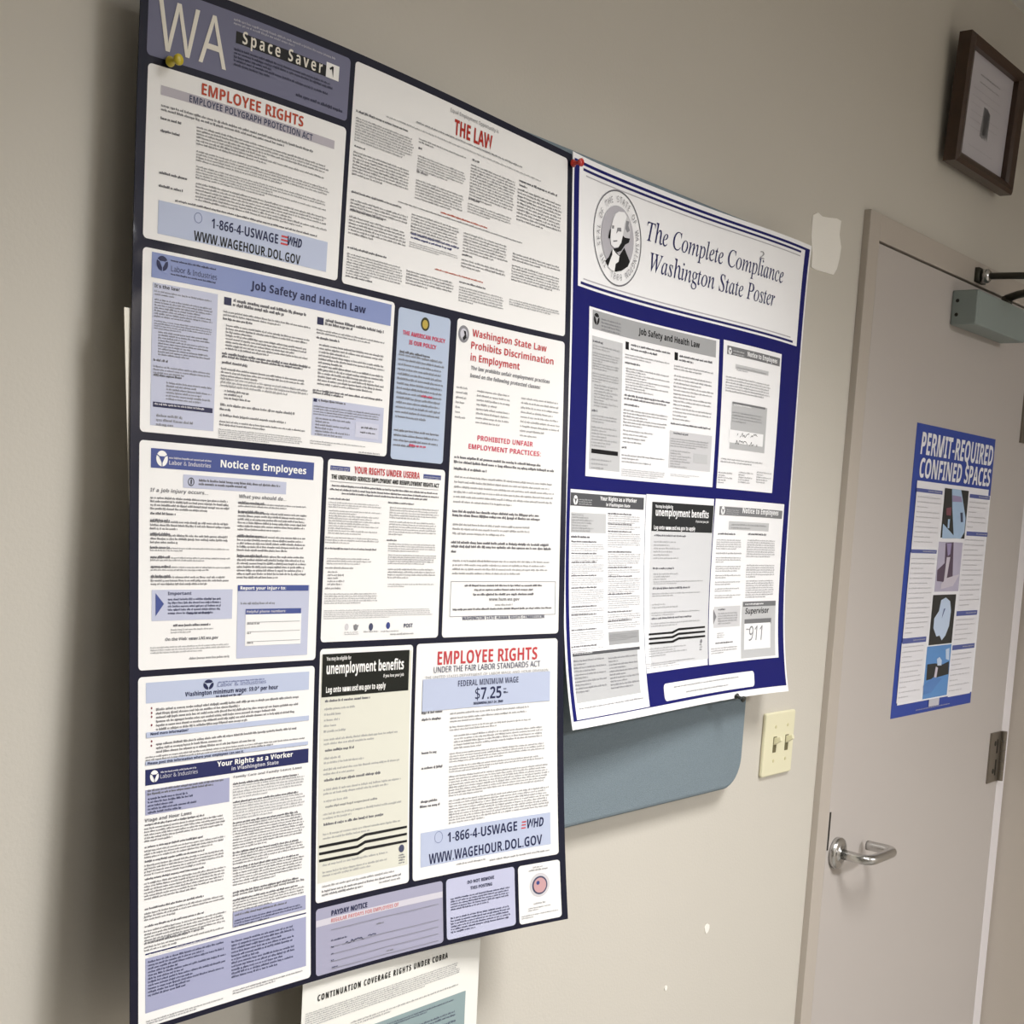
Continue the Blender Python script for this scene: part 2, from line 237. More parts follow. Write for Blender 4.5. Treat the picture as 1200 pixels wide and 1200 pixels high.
# letter outlines drawn by hand-size units: advance, then the closed loops as x, y pairs
LETTERS = {
 '&': (492, [187, -7, 77, 28, 36, 125, 63, 208, 139, 266, 99, 318, 81, 382, 114, 459, 204, 487, 289, 460, 320, 383, 293, 312, 224, 258, 354, 133, 382, 181, 401, 240, 461, 240, 434, 160, 392, 95, 490, 0, 410, 0, 352, 56, 281, 11], [188, 293, 245, 336, 262, 383, 246, 423, 202, 439, 156, 424, 138, 383, 151, 338], [189, 46, 263, 60, 314, 93, 175, 229, 118, 185, 97, 127, 122, 68]),
 '1': (384, [181, 0, 181, 335, 181, 361, 181, 381, 182, 399, 183, 418, 173, 408, 164, 400, 154, 391, 142, 381, 91, 339, 60, 379, 189, 480, 238, 480, 238, 0]),
 '2': (384, [32, 0, 32, 49, 158, 176, 191, 210, 219, 240, 241, 268, 257, 296, 266, 324, 269, 355, 263, 390, 246, 415, 219, 431, 185, 436, 152, 433, 123, 424, 96, 409, 69, 390, 38, 430, 68, 452, 102, 470, 141, 482, 185, 486, 245, 478, 291, 452, 320, 412, 330, 359, 326, 322, 314, 288, 296, 256, 271, 224, 241, 190, 207, 155, 107, 56, 349, 54, 349, 0]),
 '8': (384, [193, -7, 75, 27, 33, 122, 47, 179, 83, 221, 132, 251, 73, 299, 48, 372, 67, 434, 118, 473, 191, 486, 295, 457, 335, 371, 323, 321, 289, 283, 244, 254, 298, 222, 336, 181, 351, 124, 308, 29], [194, 277, 253, 312, 277, 369, 253, 421, 191, 439, 130, 421, 106, 369, 118, 328, 150, 299], [192, 40, 267, 63, 293, 124, 265, 182, 192, 222, 181, 226, 114, 183, 91, 122, 116, 63]),
 '9': (384, [129, -7, 98, -5, 69, 0, 69, 50, 128, 42, 205, 57, 254, 99, 280, 161, 289, 235, 285, 235, 243, 196, 171, 179, 72, 217, 34, 324, 53, 411, 106, 467, 187, 486, 269, 463, 328, 393, 349, 275, 340, 173, 307, 82, 240, 17], [184, 226, 240, 239, 276, 272, 289, 314, 278, 371, 244, 418, 187, 437, 119, 409, 92, 325, 115, 252]),
 'A': (429, [0, 0, 187, 482, 242, 482, 428, 0, 366, 0, 308, 148, 118, 148, 61, 0], [138, 202, 290, 202, 236, 347, 234, 355, 230, 367, 225, 381, 221, 396, 217, 409, 214, 419, 209, 399, 203, 378, 197, 361, 193, 347]),
 'B': (437, [65, 0, 65, 480, 202, 480, 281, 473, 338, 453, 373, 417, 384, 361, 378, 322, 361, 290, 332, 268, 293, 255, 293, 251, 322, 244, 348, 234, 369, 218, 386, 197, 397, 170, 400, 136, 389, 79, 356, 36, 303, 9, 234, 0], [126, 275, 214, 275, 266, 280, 299, 295, 316, 320, 322, 354, 315, 388, 294, 411, 258, 424, 205, 428, 126, 428], [126, 51, 222, 51, 276, 57, 311, 76, 330, 105, 336, 141, 329, 175, 310, 202, 274, 219, 218, 225, 126, 225]),
 'C': (424, [261, -7, 194, 1, 139, 24, 96, 60, 65, 109, 47, 170, 41, 240, 48, 309, 67, 368, 100, 418, 146, 455, 203, 478, 271, 486, 342, 479, 404, 458, 379, 407, 356, 417, 330, 425, 302, 431, 271, 433, 202, 420, 149, 381, 116, 320, 105, 240, 115, 160, 146, 98, 198, 59, 270, 46, 301, 48, 330, 52, 358, 58, 385, 65, 385, 13, 358, 4, 329, -2, 298, -6]),
 'D': (490, [65, 0, 65, 480, 213, 480, 281, 473, 338, 453, 385, 419, 420, 374, 442, 315, 449, 244, 433, 138, 383, 61, 304, 15, 199, 0], [126, 52, 191, 52, 337, 99, 385, 242, 374, 326, 338, 383, 281, 417, 204, 428, 126, 428]),
 'E': (373, [65, 0, 65, 480, 333, 480, 333, 426, 126, 426, 126, 277, 321, 277, 321, 224, 126, 224, 126, 53, 333, 53, 333, 0]),
 'F': (349, [65, 0, 65, 480, 333, 480, 333, 426, 126, 426, 126, 257, 320, 257, 320, 203, 126, 203, 126, 0]),
 'G': (489, [271, -7, 202, 1, 145, 23, 100, 59, 67, 108, 48, 169, 41, 240, 48, 310, 71, 370, 107, 419, 155, 456, 217, 479, 289, 486, 329, 484, 366, 479, 400, 470, 433, 458, 410, 406, 383, 416, 352, 425, 320, 431, 286, 433, 210, 420, 152, 381, 116, 320, 104, 240, 109, 186, 123, 139, 146, 100, 181, 70, 226, 52, 285, 46, 314, 47, 338, 49, 360, 53, 379, 57, 379, 199, 273, 199, 273, 253, 439, 253, 439, 18, 400, 7, 361, -1, 318, -5]),
 'H': (498, [65, 0, 65, 480, 126, 480, 126, 277, 371, 277, 371, 480, 432, 480, 432, 0, 371, 0, 371, 224, 126, 224, 126, 0]),
 'I': (228, [27, 0, 27, 35, 83, 48, 83, 431, 27, 445, 27, 480, 200, 480, 200, 445, 144, 431, 144, 48, 200, 35, 200, 0]),
 'L': (352, [65, 0, 65, 480, 126, 480, 126, 54, 335, 54, 335, 0]),
 'M': (609, [65, 0, 65, 480, 154, 480, 302, 87, 305, 87, 455, 480, 544, 480, 544, 0, 484, 0, 484, 295, 485, 330, 486, 364, 487, 395, 489, 420, 486, 420, 326, 0, 277, 0, 119, 420, 116, 420, 118, 396, 120, 364, 121, 328, 121, 291, 121, 0]),
 'N': (510, [65, 0, 65, 480, 135, 480, 391, 83, 394, 83, 393, 96, 392, 115, 391, 137, 390, 162, 389, 186, 389, 209, 389, 480, 445, 480, 445, 0, 375, 0, 118, 398, 117, 372, 119, 340, 120, 304, 121, 268, 121, 0]),
 'O': (525, [263, -7, 194, 1, 139, 24, 96, 61, 65, 111, 47, 171, 41, 241, 47, 310, 65, 370, 96, 419, 139, 456, 195, 479, 263, 487, 329, 479, 384, 456, 427, 420, 458, 370, 477, 310, 484, 240, 477, 171, 458, 110, 427, 61, 384, 24, 329, 1], [263, 46, 333, 59, 382, 98, 410, 159, 420, 240, 410, 321, 382, 382, 334, 421, 263, 434, 193, 421, 143, 382, 114, 321, 105, 240, 114, 159, 143, 98, 192, 59]),
 'P': (406, [65, 0, 65, 480, 192, 480, 273, 470, 329, 443, 361, 398, 372, 338, 368, 300, 354, 264, 330, 233, 294, 208, 245, 192, 181, 187, 126, 187, 126, 0], [126, 238, 174, 238, 234, 244, 276, 261, 301, 290, 310, 336, 302, 376, 280, 405, 242, 422, 187, 428, 126, 428]),
 'R': (418, [65, 0, 65, 480, 197, 480, 275, 471, 329, 446, 361, 403, 372, 343, 369, 308, 358, 279, 342, 256, 322, 239, 300, 225, 276, 215, 408, 0, 337, 0, 221, 198, 126, 198, 126, 0], [126, 249, 197, 249, 248, 255, 283, 272, 303, 301, 310, 340, 303, 381, 281, 407, 245, 422, 194, 427, 126, 427]),
 'S': (369, [166, -7, 91, -1, 34, 16, 34, 74, 94, 54, 169, 46, 249, 66, 277, 123, 267, 163, 232, 192, 164, 222, 72, 276, 40, 364, 60, 429, 114, 471, 193, 486, 266, 479, 326, 459, 307, 408, 253, 426, 192, 433, 124, 414, 101, 363, 111, 323, 144, 294, 206, 267, 278, 233, 322, 191, 337, 128, 291, 29]),
 'T': (373, [156, 0, 156, 426, 7, 426, 7, 480, 366, 480, 366, 426, 217, 426, 217, 0]),
 'U': (491, [243, -7, 164, 5, 107, 42, 72, 98, 60, 171, 60, 480, 121, 480, 121, 169, 129, 117, 152, 78, 191, 54, 246, 46, 303, 54, 341, 80, 363, 120, 370, 169, 370, 480, 430, 480, 430, 169, 425, 122, 410, 80, 384, 44, 348, 16, 301, -1]),
 'V': (403, [171, 0, 0, 480, 63, 480, 171, 172, 181, 143, 189, 117, 196, 91, 201, 67, 207, 91, 214, 117, 222, 144, 232, 173, 339, 480, 403, 480, 232, 0]),
 'W': (625, [135, 0, 8, 480, 71, 480, 146, 187, 153, 156, 160, 127, 165, 99, 169, 73, 173, 100, 179, 130, 186, 160, 194, 190, 279, 480, 341, 480, 429, 188, 438, 157, 445, 127, 451, 98, 455, 73, 459, 98, 465, 127, 471, 156, 479, 187, 553, 480, 616, 480, 488, 0, 427, 0, 334, 314, 328, 334, 323, 353, 318, 372, 314, 388, 311, 401, 310, 409, 308, 395, 303, 372, 295, 343, 287, 312, 196, 0]),
 'a': (377, [144, -7, 63, 19, 31, 100, 73, 183, 203, 215, 265, 217, 265, 238, 245, 301, 190, 318, 136, 310, 89, 291, 71, 335, 126, 357, 193, 366, 291, 337, 322, 245, 322, 0, 279, 0, 268, 51, 265, 51, 216, 7], [158, 41, 234, 66, 264, 144, 264, 176, 211, 174, 118, 152, 92, 99, 110, 55]),
 'b': (413, [228, -7, 189, -3, 158, 9, 134, 26, 116, 46, 111, 46, 99, 0, 57, 0, 57, 510, 116, 510, 116, 386, 116, 364, 115, 344, 114, 326, 113, 312, 116, 312, 134, 333, 158, 351, 189, 362, 228, 366, 288, 354, 335, 319, 366, 261, 376, 180, 366, 99, 335, 40, 288, 5], [219, 42, 261, 51, 291, 78, 309, 121, 315, 181, 291, 283, 218, 317, 169, 309, 138, 284, 122, 242, 116, 182, 116, 179, 122, 121, 138, 78, 169, 51]),
 'd': (413, [185, -7, 124, 5, 77, 40, 47, 98, 37, 179, 47, 261, 78, 319, 125, 355, 185, 367, 223, 363, 254, 351, 278, 334, 297, 314, 301, 314, 300, 324, 299, 339, 297, 355, 297, 367, 297, 510, 356, 510, 356, 0, 308, 0, 300, 48, 297, 48, 278, 27, 254, 9, 223, -3], [194, 42, 243, 50, 274, 74, 292, 113, 298, 168, 298, 179, 292, 238, 275, 282, 244, 309, 193, 318, 152, 308, 122, 280, 104, 235, 98, 178, 104, 121, 122, 78, 152, 51]),
 'e': (379, [210, -7, 162, -2, 120, 14, 85, 40, 59, 76, 42, 122, 37, 177, 42, 232, 57, 279, 81, 316, 112, 344, 151, 361, 196, 367, 239, 362, 276, 347, 305, 322, 327, 290, 340, 250, 345, 204, 345, 169, 98, 169, 107, 115, 129, 76, 165, 52, 213, 44, 245, 45, 274, 50, 301, 58, 328, 69, 328, 17, 301, 6, 274, -1, 245, -5], [99, 216, 283, 216, 277, 257, 262, 290, 234, 311, 195, 318, 158, 312, 129, 291, 109, 259]),
 'i': (173, [87, 420, 74, 422, 62, 429, 55, 441, 52, 457, 55, 474, 62, 486, 74, 493, 87, 495, 100, 493, 111, 486, 119, 474, 122, 457, 119, 441, 111, 429, 100, 422], [57, 0, 57, 360, 116, 360, 116, 0]),
 'l': (173, [57, 0, 57, 510, 116, 510, 116, 0]),
 'm': (628, [57, 0, 57, 360, 105, 360, 113, 311, 117, 311, 137, 336, 162, 353, 192, 363, 223, 367, 293, 352, 333, 306, 336, 306, 358, 333, 386, 352, 418, 363, 452, 367, 505, 359, 543, 335, 566, 295, 574, 234, 574, 0, 515, 0, 515, 232, 497, 296, 442, 317, 397, 309, 367, 287, 350, 250, 345, 199, 345, 0, 286, 0, 286, 232, 268, 296, 212, 317, 166, 309, 137, 283, 121, 242, 116, 187, 116, 0]),
 'n': (415, [57, 0, 57, 360, 105, 360, 113, 311, 117, 311, 138, 336, 165, 353, 197, 363, 230, 367, 287, 359, 328, 335, 352, 295, 361, 234, 361, 0, 302, 0, 302, 230, 282, 295, 222, 317, 171, 309, 139, 283, 122, 242, 116, 187, 116, 0]),
 'o': (406, [202, -7, 157, -1, 117, 15, 84, 42, 58, 79, 42, 125, 37, 181, 48, 260, 82, 318, 135, 355, 204, 367, 250, 361, 290, 345, 324, 318, 349, 282, 365, 236, 370, 181, 359, 101, 325, 42, 271, 6], [203, 42, 251, 52, 283, 80, 303, 123, 309, 181, 303, 238, 283, 281, 251, 308, 203, 317, 155, 308, 123, 281, 104, 238, 98, 181, 104, 123, 123, 80, 156, 52]),
 'p': (413, [57, -161, 57, 360, 105, 360, 113, 311, 116, 311, 135, 333, 158, 351, 189, 363, 228, 367, 288, 355, 335, 320, 366, 262, 376, 181, 366, 100, 335, 41, 288, 5, 228, -7, 190, -3, 159, 9, 135, 26, 116, 46, 112, 46, 113, 33, 115, 17, 116, 1, 116, -13, 116, -161], [219, 42, 249, 47, 273, 60, 291, 82, 305, 110, 312, 143, 315, 181, 309, 237, 291, 280, 261, 308, 218, 317, 171, 309, 140, 286, 123, 247, 116, 192, 116, 181, 122, 122, 138, 78, 169, 51]),
 'q': (413, [297, -161, 297, -7, 297, 6, 298, 21, 299, 36, 300, 48, 296, 48, 278, 27, 254, 9, 222, -3, 183, -7, 124, 5, 78, 40, 47, 98, 37, 179, 47, 261, 78, 319, 126, 355, 185, 367, 224, 363, 255, 351, 279, 333, 298, 311, 309, 360, 356, 360, 356, -161], [195, 42, 242, 50, 274, 73, 291, 112, 298, 167, 298, 179, 292, 239, 275, 282, 243, 309, 193, 318, 151, 308, 122, 280, 104, 235, 98, 178, 104, 121, 122, 78, 152, 51]),
 'r': (277, [57, 0, 57, 360, 105, 360, 112, 294, 115, 294, 135, 322, 160, 345, 190, 361, 225, 367, 235, 366, 247, 366, 258, 364, 267, 363, 260, 308, 251, 310, 241, 312, 231, 313, 221, 313, 194, 309, 169, 298, 147, 280, 131, 256, 120, 226, 116, 192, 116, 0]),
 's': (322, [148, -7, 83, -1, 35, 16, 35, 70, 87, 50, 149, 41, 214, 55, 234, 94, 227, 118, 200, 140, 146, 164, 86, 191, 48, 223, 34, 271, 72, 342, 169, 367, 231, 360, 284, 343, 264, 296, 216, 312, 165, 318, 110, 307, 91, 275, 99, 249, 129, 229, 183, 206, 242, 180, 279, 147, 291, 99, 253, 20]),
 't': (242, [167, -7, 140, -4, 115, 3, 94, 16, 77, 37, 65, 66, 62, 105, 62, 314, 11, 314, 11, 343, 62, 366, 86, 443, 121, 443, 121, 360, 225, 360, 225, 314, 121, 314, 121, 106, 125, 77, 137, 57, 155, 46, 177, 42, 191, 42, 205, 44, 218, 46, 228, 49, 228, 4, 216, 0, 201, -4, 184, -6]),
 'u': (415, [184, -7, 127, 1, 86, 25, 61, 65, 53, 124, 53, 360, 113, 360, 113, 128, 133, 64, 193, 42, 243, 51, 276, 76, 293, 117, 299, 173, 299, 360, 358, 360, 358, 0, 310, 0, 301, 48, 298, 48, 277, 23, 250, 6, 218, -3]),
 'y': (343, [56, -161, 41, -161, 28, -160, 17, -158, 7, -156, 7, -109, 16, -110, 25, -111, 36, -112, 47, -113, 75, -108, 97, -95, 114, -75, 127, -49, 146, -1, 1, 360, 64, 360, 142, 155, 151, 129, 160, 104, 167, 80, 172, 57, 175, 57, 180, 76, 187, 101, 196, 128, 206, 156, 279, 360, 343, 360, 187, -50, 166, -96, 139, -131, 103, -154]),
}
BOLD = {
 '!': (181, [71, 135, 54, 480, 126, 480, 109, 135], [90, -9, 74, -7, 60, 1, 51, 15, 48, 36, 51, 57, 60, 71, 74, 79, 90, 81, 106, 79, 119, 71, 129, 57, 132, 36, 129, 15, 119, 1, 106, -7]),
 '$': (384, [170, -39, 170, 33, 98, 39, 42, 55, 42, 112, 100, 93, 170, 85, 170, 220, 73, 266, 42, 341, 76, 419, 170, 451, 170, 510, 213, 510, 213, 451, 278, 444, 331, 426, 313, 377, 266, 392, 213, 400, 213, 265, 287, 238, 331, 202, 347, 148, 312, 72, 213, 36, 213, -39], [170, 280, 170, 399, 117, 382, 99, 346, 115, 305], [213, 88, 271, 106, 289, 144, 273, 182, 213, 206]),
 '&': (492, [187, -7, 77, 28, 36, 125, 63, 208, 139, 266, 99, 318, 81, 382, 114, 459, 204, 487, 289, 460, 320, 383, 293, 312, 224, 258, 354, 133, 382, 181, 401, 240, 461, 240, 434, 160, 392, 95, 490, 0, 410, 0, 352, 56, 281, 11], [188, 293, 245, 336, 262, 383, 246, 423, 202, 439, 156, 424, 138, 383, 151, 338], [189, 46, 263, 60, 314, 93, 175, 229, 118, 185, 97, 127, 122, 68]),
 "'": (151, [57, 306, 44, 480, 107, 480, 94, 306]),
 ',': (180, [28, -87, 37, -47, 47, -3, 55, 40, 61, 78, 124, 78, 129, 71, 118, 33, 104, -8, 87, -49, 71, -87]),
 '-': (216, [27, 154, 27, 206, 189, 206, 189, 154]),
 '.': (180, [89, -9, 74, -7, 60, 1, 51, 15, 48, 36, 51, 57, 60, 71, 74, 79, 89, 81, 106, 79, 119, 71, 129, 57, 132, 36, 129, 15, 119, 1, 106, -7]),
 '0': (384, [191, -7, 116, 10, 64, 59, 34, 137, 24, 240, 28, 312, 40, 373, 62, 421, 93, 457, 136, 480, 191, 487, 266, 471, 318, 422, 349, 344, 359, 240, 355, 168, 343, 107, 321, 59, 290, 23, 247, 1], [191, 75, 223, 85, 244, 116, 255, 168, 259, 240, 255, 312, 244, 363, 223, 395, 191, 405, 159, 395, 139, 363, 128, 312, 125, 240, 128, 168, 139, 117, 159, 86]),
 '1': (384, [176, 0, 176, 277, 176, 298, 177, 323, 178, 350, 179, 373, 173, 367, 164, 358, 154, 348, 144, 340, 89, 296, 40, 357, 194, 480, 277, 480, 277, 0]),
 '2': (384, [27, 0, 27, 71, 147, 192, 180, 226, 206, 254, 225, 278, 238, 300, 245, 322, 248, 345, 244, 370, 232, 388, 213, 398, 189, 402, 162, 398, 136, 389, 109, 373, 81, 353, 26, 418, 47, 435, 70, 451, 95, 465, 123, 476, 157, 484, 197, 486, 241, 482, 278, 469, 308, 449, 330, 423, 344, 392, 349, 357, 345, 319, 333, 284, 313, 252, 287, 220, 254, 186, 215, 148, 153, 90, 153, 85, 362, 85, 362, 0]),
 '4': (384, [216, 0, 216, 99, 11, 99, 11, 170, 222, 480, 315, 480, 315, 178, 373, 178, 373, 99, 315, 99, 315, 0], [101, 178, 216, 178, 216, 259, 216, 276, 217, 297, 218, 318, 219, 338, 220, 354, 220, 363, 211, 350, 205, 337, 197, 324, 189, 311]),
 '5': (384, [162, -7, 125, -5, 91, 0, 60, 8, 33, 19, 33, 107, 60, 95, 93, 85, 127, 78, 158, 76, 198, 81, 227, 94, 245, 118, 251, 152, 227, 206, 155, 224, 136, 223, 116, 221, 98, 217, 83, 214, 42, 235, 60, 480, 320, 480, 320, 394, 149, 394, 140, 300, 152, 302, 165, 304, 181, 306, 201, 306, 243, 302, 279, 289, 310, 269, 333, 240, 348, 204, 353, 161, 341, 91, 305, 38, 245, 4]),
 '6': (384, [199, -7, 110, 16, 47, 85, 24, 203, 30, 285, 51, 362, 93, 425, 162, 469, 264, 485, 297, 484, 328, 480, 328, 399, 301, 404, 271, 406, 178, 387, 132, 334, 117, 256, 121, 256, 160, 296, 225, 312, 325, 272, 362, 160, 318, 38], [197, 75, 245, 95, 264, 158, 248, 214, 199, 234, 160, 224, 134, 199, 124, 167, 132, 124, 157, 89]),
 '7': (384, [75, 0, 255, 394, 18, 394, 18, 480, 362, 480, 362, 416, 181, 0]),
 '8': (384, [192, -7, 67, 28, 24, 122, 50, 201, 116, 251, 61, 299, 38, 371, 60, 435, 117, 473, 192, 486, 268, 473, 324, 435, 345, 370, 321, 299, 259, 253, 308, 222, 346, 180, 360, 124, 339, 55, 280, 9], [192, 296, 232, 321, 250, 363, 233, 399, 191, 412, 150, 399, 134, 363, 151, 322], [191, 68, 247, 84, 266, 127, 255, 159, 229, 184, 196, 204, 187, 209, 137, 175, 118, 128, 136, 85]),
 '9': (384, [120, -7, 87, -6, 55, -2, 55, 79, 83, 75, 113, 73, 205, 92, 251, 144, 267, 222, 263, 222, 225, 183, 156, 167, 58, 206, 21, 318, 65, 441, 185, 485, 273, 462, 336, 393, 360, 275, 354, 193, 333, 117, 290, 53, 221, 9], [185, 244, 224, 255, 250, 280, 259, 311, 251, 355, 227, 390, 187, 404, 138, 383, 120, 320, 136, 265]),
 ':': (180, [89, 278, 74, 281, 60, 289, 51, 303, 48, 324, 51, 345, 60, 359, 74, 367, 89, 369, 106, 367, 119, 359, 129, 345, 132, 324, 129, 303, 119, 289, 106, 281], [89, -9, 74, -7, 60, 1, 51, 15, 48, 36, 51, 57, 60, 71, 74, 79, 89, 81, 106, 79, 119, 71, 129, 57, 132, 36, 129, 15, 119, 1, 106, -7]),
 '?': (291, [94, 135, 94, 153, 99, 197, 117, 232, 150, 267, 191, 304, 212, 333, 218, 367, 197, 417, 136, 435, 78, 426, 29, 406, 8, 453, 67, 477, 140, 486, 239, 455, 274, 369, 264, 317, 237, 278, 195, 240, 161, 208, 145, 180, 141, 146, 141, 135], [120, -9, 90, 1, 79, 36, 90, 71, 120, 81, 149, 71, 161, 36, 149, 1]),
 'A': (463, [0, 0, 169, 482, 293, 482, 463, 0, 354, 0, 319, 114, 144, 114, 109, 0], [170, 199, 295, 199, 259, 311, 255, 324, 251, 340, 246, 357, 240, 375, 236, 392, 232, 407, 228, 392, 223, 374, 217, 354, 212, 336, 207, 321, 204, 311]),
 'B': (451, [60, 0, 60, 480, 210, 480, 294, 473, 355, 453, 391, 416, 404, 358, 399, 320, 384, 289, 361, 266, 330, 255, 330, 251, 353, 245, 373, 234, 391, 220, 404, 199, 413, 173, 416, 139, 404, 81, 369, 37, 313, 9, 240, 0], [162, 289, 221, 289, 258, 293, 282, 304, 295, 321, 300, 345, 294, 368, 279, 384, 253, 393, 216, 396, 162, 396], [162, 84, 228, 84, 267, 88, 292, 102, 306, 122, 310, 149, 306, 173, 292, 192, 266, 205, 225, 209, 162, 209]),
 'C': (428, [255, -7, 187, 1, 133, 24, 91, 61, 62, 110, 45, 170, 39, 239, 46, 307, 65, 367, 97, 417, 141, 455, 197, 478, 264, 486, 300, 484, 335, 477, 371, 467, 404, 453, 371, 370, 344, 382, 317, 392, 290, 399, 264, 402, 212, 391, 175, 358, 151, 306, 144, 238, 151, 171, 172, 120, 209, 88, 264, 78, 293, 80, 323, 85, 353, 93, 386, 103, 386, 18, 355, 7, 324, -1, 291, -5]),
 'D': (497, [60, 0, 60, 480, 211, 480, 281, 473, 342, 453, 391, 419, 427, 374, 450, 315, 458, 244, 441, 138, 389, 61, 306, 15, 196, 0], [162, 84, 206, 84, 316, 123, 353, 242, 344, 311, 318, 359, 275, 387, 216, 396, 162, 396]),
 'E': (376, [60, 0, 60, 480, 336, 480, 336, 396, 162, 396, 162, 291, 324, 291, 324, 208, 162, 208, 162, 84, 336, 84, 336, 0]),
 'F': (369, [60, 0, 60, 480, 335, 480, 335, 396, 161, 396, 161, 273, 323, 273, 323, 189, 161, 189, 161, 0]),
 'G': (486, [262, -7, 167, 9, 97, 56, 53, 134, 39, 240, 46, 311, 68, 371, 104, 420, 153, 456, 215, 479, 289, 486, 327, 484, 365, 478, 400, 469, 432, 457, 398, 375, 375, 386, 348, 394, 319, 400, 289, 402, 247, 397, 212, 381, 183, 357, 162, 325, 148, 285, 144, 238, 147, 194, 156, 155, 173, 123, 197, 98, 229, 83, 269, 78, 289, 78, 305, 80, 320, 82, 333, 85, 333, 185, 242, 185, 242, 269, 433, 269, 433, 21, 394, 9, 354, 1, 311, -5]),
 'H': (514, [60, 0, 60, 480, 162, 480, 162, 291, 352, 291, 352, 480, 453, 480, 453, 0, 352, 0, 352, 207, 162, 207, 162, 0]),
 'I': (261, [21, 0, 21, 58, 80, 85, 80, 395, 21, 422, 21, 480, 240, 480, 240, 422, 181, 395, 181, 85, 240, 58, 240, 0]),
 'J': (222, [10, -141, -8, -140, -24, -139, -38, -136, -50, -134, -50, -49, -39, -52, -27, -54, -15, -55, -2, -56, 15, -54, 30, -49, 43, -39, 52, -24, 58, -1, 60, 30, 60, 480, 162, 480, 162, 31, 157, -25, 143, -69, 120, -102, 89, -124, 52, -137]),
 'L': (379, [60, 0, 60, 480, 162, 480, 162, 84, 357, 84, 357, 0]),
 'M': (633, [60, 0, 60, 480, 199, 480, 312, 113, 435, 480, 573, 480, 573, 0, 478, 0, 478, 227, 478, 252, 479, 279, 480, 308, 481, 335, 482, 359, 483, 375, 480, 375, 357, 0, 263, 0, 148, 376, 145, 376, 146, 359, 148, 336, 149, 308, 150, 278, 151, 249, 151, 223, 151, 0]),
 'N': (546, [60, 0, 60, 480, 189, 480, 397, 120, 397, 154, 396, 187, 395, 220, 394, 253, 394, 480, 486, 480, 486, 0, 357, 0, 148, 363, 145, 363, 147, 328, 149, 294, 151, 260, 151, 226, 151, 0]),
 'O': (535, [267, -7, 196, 1, 139, 24, 95, 61, 63, 111, 45, 171, 39, 241, 45, 311, 63, 371, 95, 420, 139, 456, 196, 479, 268, 487, 339, 479, 396, 456, 440, 420, 471, 370, 490, 310, 496, 240, 490, 171, 471, 110, 440, 61, 396, 24, 339, 1], [267, 79, 323, 89, 361, 122, 382, 173, 389, 240, 382, 308, 361, 359, 323, 392, 268, 402, 212, 392, 175, 359, 153, 308, 146, 240, 153, 173, 175, 122, 212, 89]),
 'P': (422, [60, 0, 60, 480, 214, 480, 294, 470, 349, 440, 381, 392, 392, 330, 387, 289, 374, 252, 351, 219, 316, 193, 268, 176, 206, 171, 162, 171, 162, 0], [162, 254, 195, 254, 234, 258, 264, 271, 282, 293, 289, 326, 269, 379, 208, 396, 162, 396]),
 'Q': (535, [363, -114, 275, -7, 267, -7, 196, 1, 139, 24, 95, 61, 63, 111, 45, 171, 39, 241, 45, 311, 63, 371, 95, 420, 139, 456, 196, 479, 268, 487, 339, 479, 396, 456, 440, 420, 471, 370, 490, 310, 496, 240, 488, 165, 467, 101, 430, 50, 377, 15, 493, -114], [267, 79, 323, 89, 361, 122, 382, 173, 389, 240, 382, 308, 361, 359, 323, 392, 268, 402, 212, 392, 175, 359, 153, 308, 146, 240, 153, 173, 175, 122, 212, 89]),
 'R': (443, [60, 0, 60, 480, 200, 480, 285, 471, 345, 444, 380, 399, 392, 336, 388, 305, 379, 278, 365, 256, 346, 237, 325, 221, 302, 209, 443, 0, 330, 0, 216, 184, 162, 184, 162, 0], [162, 267, 195, 267, 238, 271, 267, 283, 283, 304, 289, 333, 283, 362, 266, 382, 236, 393, 193, 396, 162, 396]),
 'S': (370, [167, -7, 31, 22, 31, 117, 102, 90, 175, 77, 228, 92, 244, 128, 217, 172, 150, 207, 114, 225, 77, 253, 48, 293, 36, 350, 80, 450, 199, 486, 270, 478, 341, 453, 308, 373, 249, 394, 195, 402, 151, 388, 136, 353, 158, 313, 226, 277, 289, 241, 329, 196, 343, 133, 297, 31]),
 'T': (389, [144, 0, 144, 395, 13, 395, 13, 480, 375, 480, 375, 395, 245, 395, 245, 0]),
 'U': (508, [252, -7, 168, 5, 107, 42, 70, 98, 57, 171, 57, 480, 158, 480, 158, 186, 165, 136, 183, 103, 213, 85, 255, 79, 297, 85, 327, 105, 344, 138, 349, 187, 349, 480, 451, 480, 451, 169, 445, 122, 429, 80, 401, 44, 363, 16, 313, -1]),
 'V': (437, [163, 0, 0, 480, 103, 480, 193, 194, 196, 184, 200, 167, 206, 147, 211, 125, 215, 105, 218, 89, 221, 105, 225, 125, 230, 147, 236, 167, 240, 184, 243, 194, 334, 480, 437, 480, 273, 0]),
 'W': (649, [122, 0, 0, 480, 100, 480, 161, 218, 170, 179, 179, 132, 185, 92, 191, 132, 199, 177, 207, 211, 277, 480, 373, 480, 443, 211, 450, 177, 459, 132, 465, 92, 471, 132, 480, 179, 488, 218, 549, 480, 649, 480, 527, 0, 412, 0, 347, 252, 342, 274, 335, 306, 328, 339, 324, 364, 321, 339, 314, 307, 308, 274, 302, 251, 238, 0]),
 'Y': (419, [159, 0, 159, 183, 0, 480, 110, 480, 210, 282, 310, 480, 419, 480, 260, 187, 260, 0]),
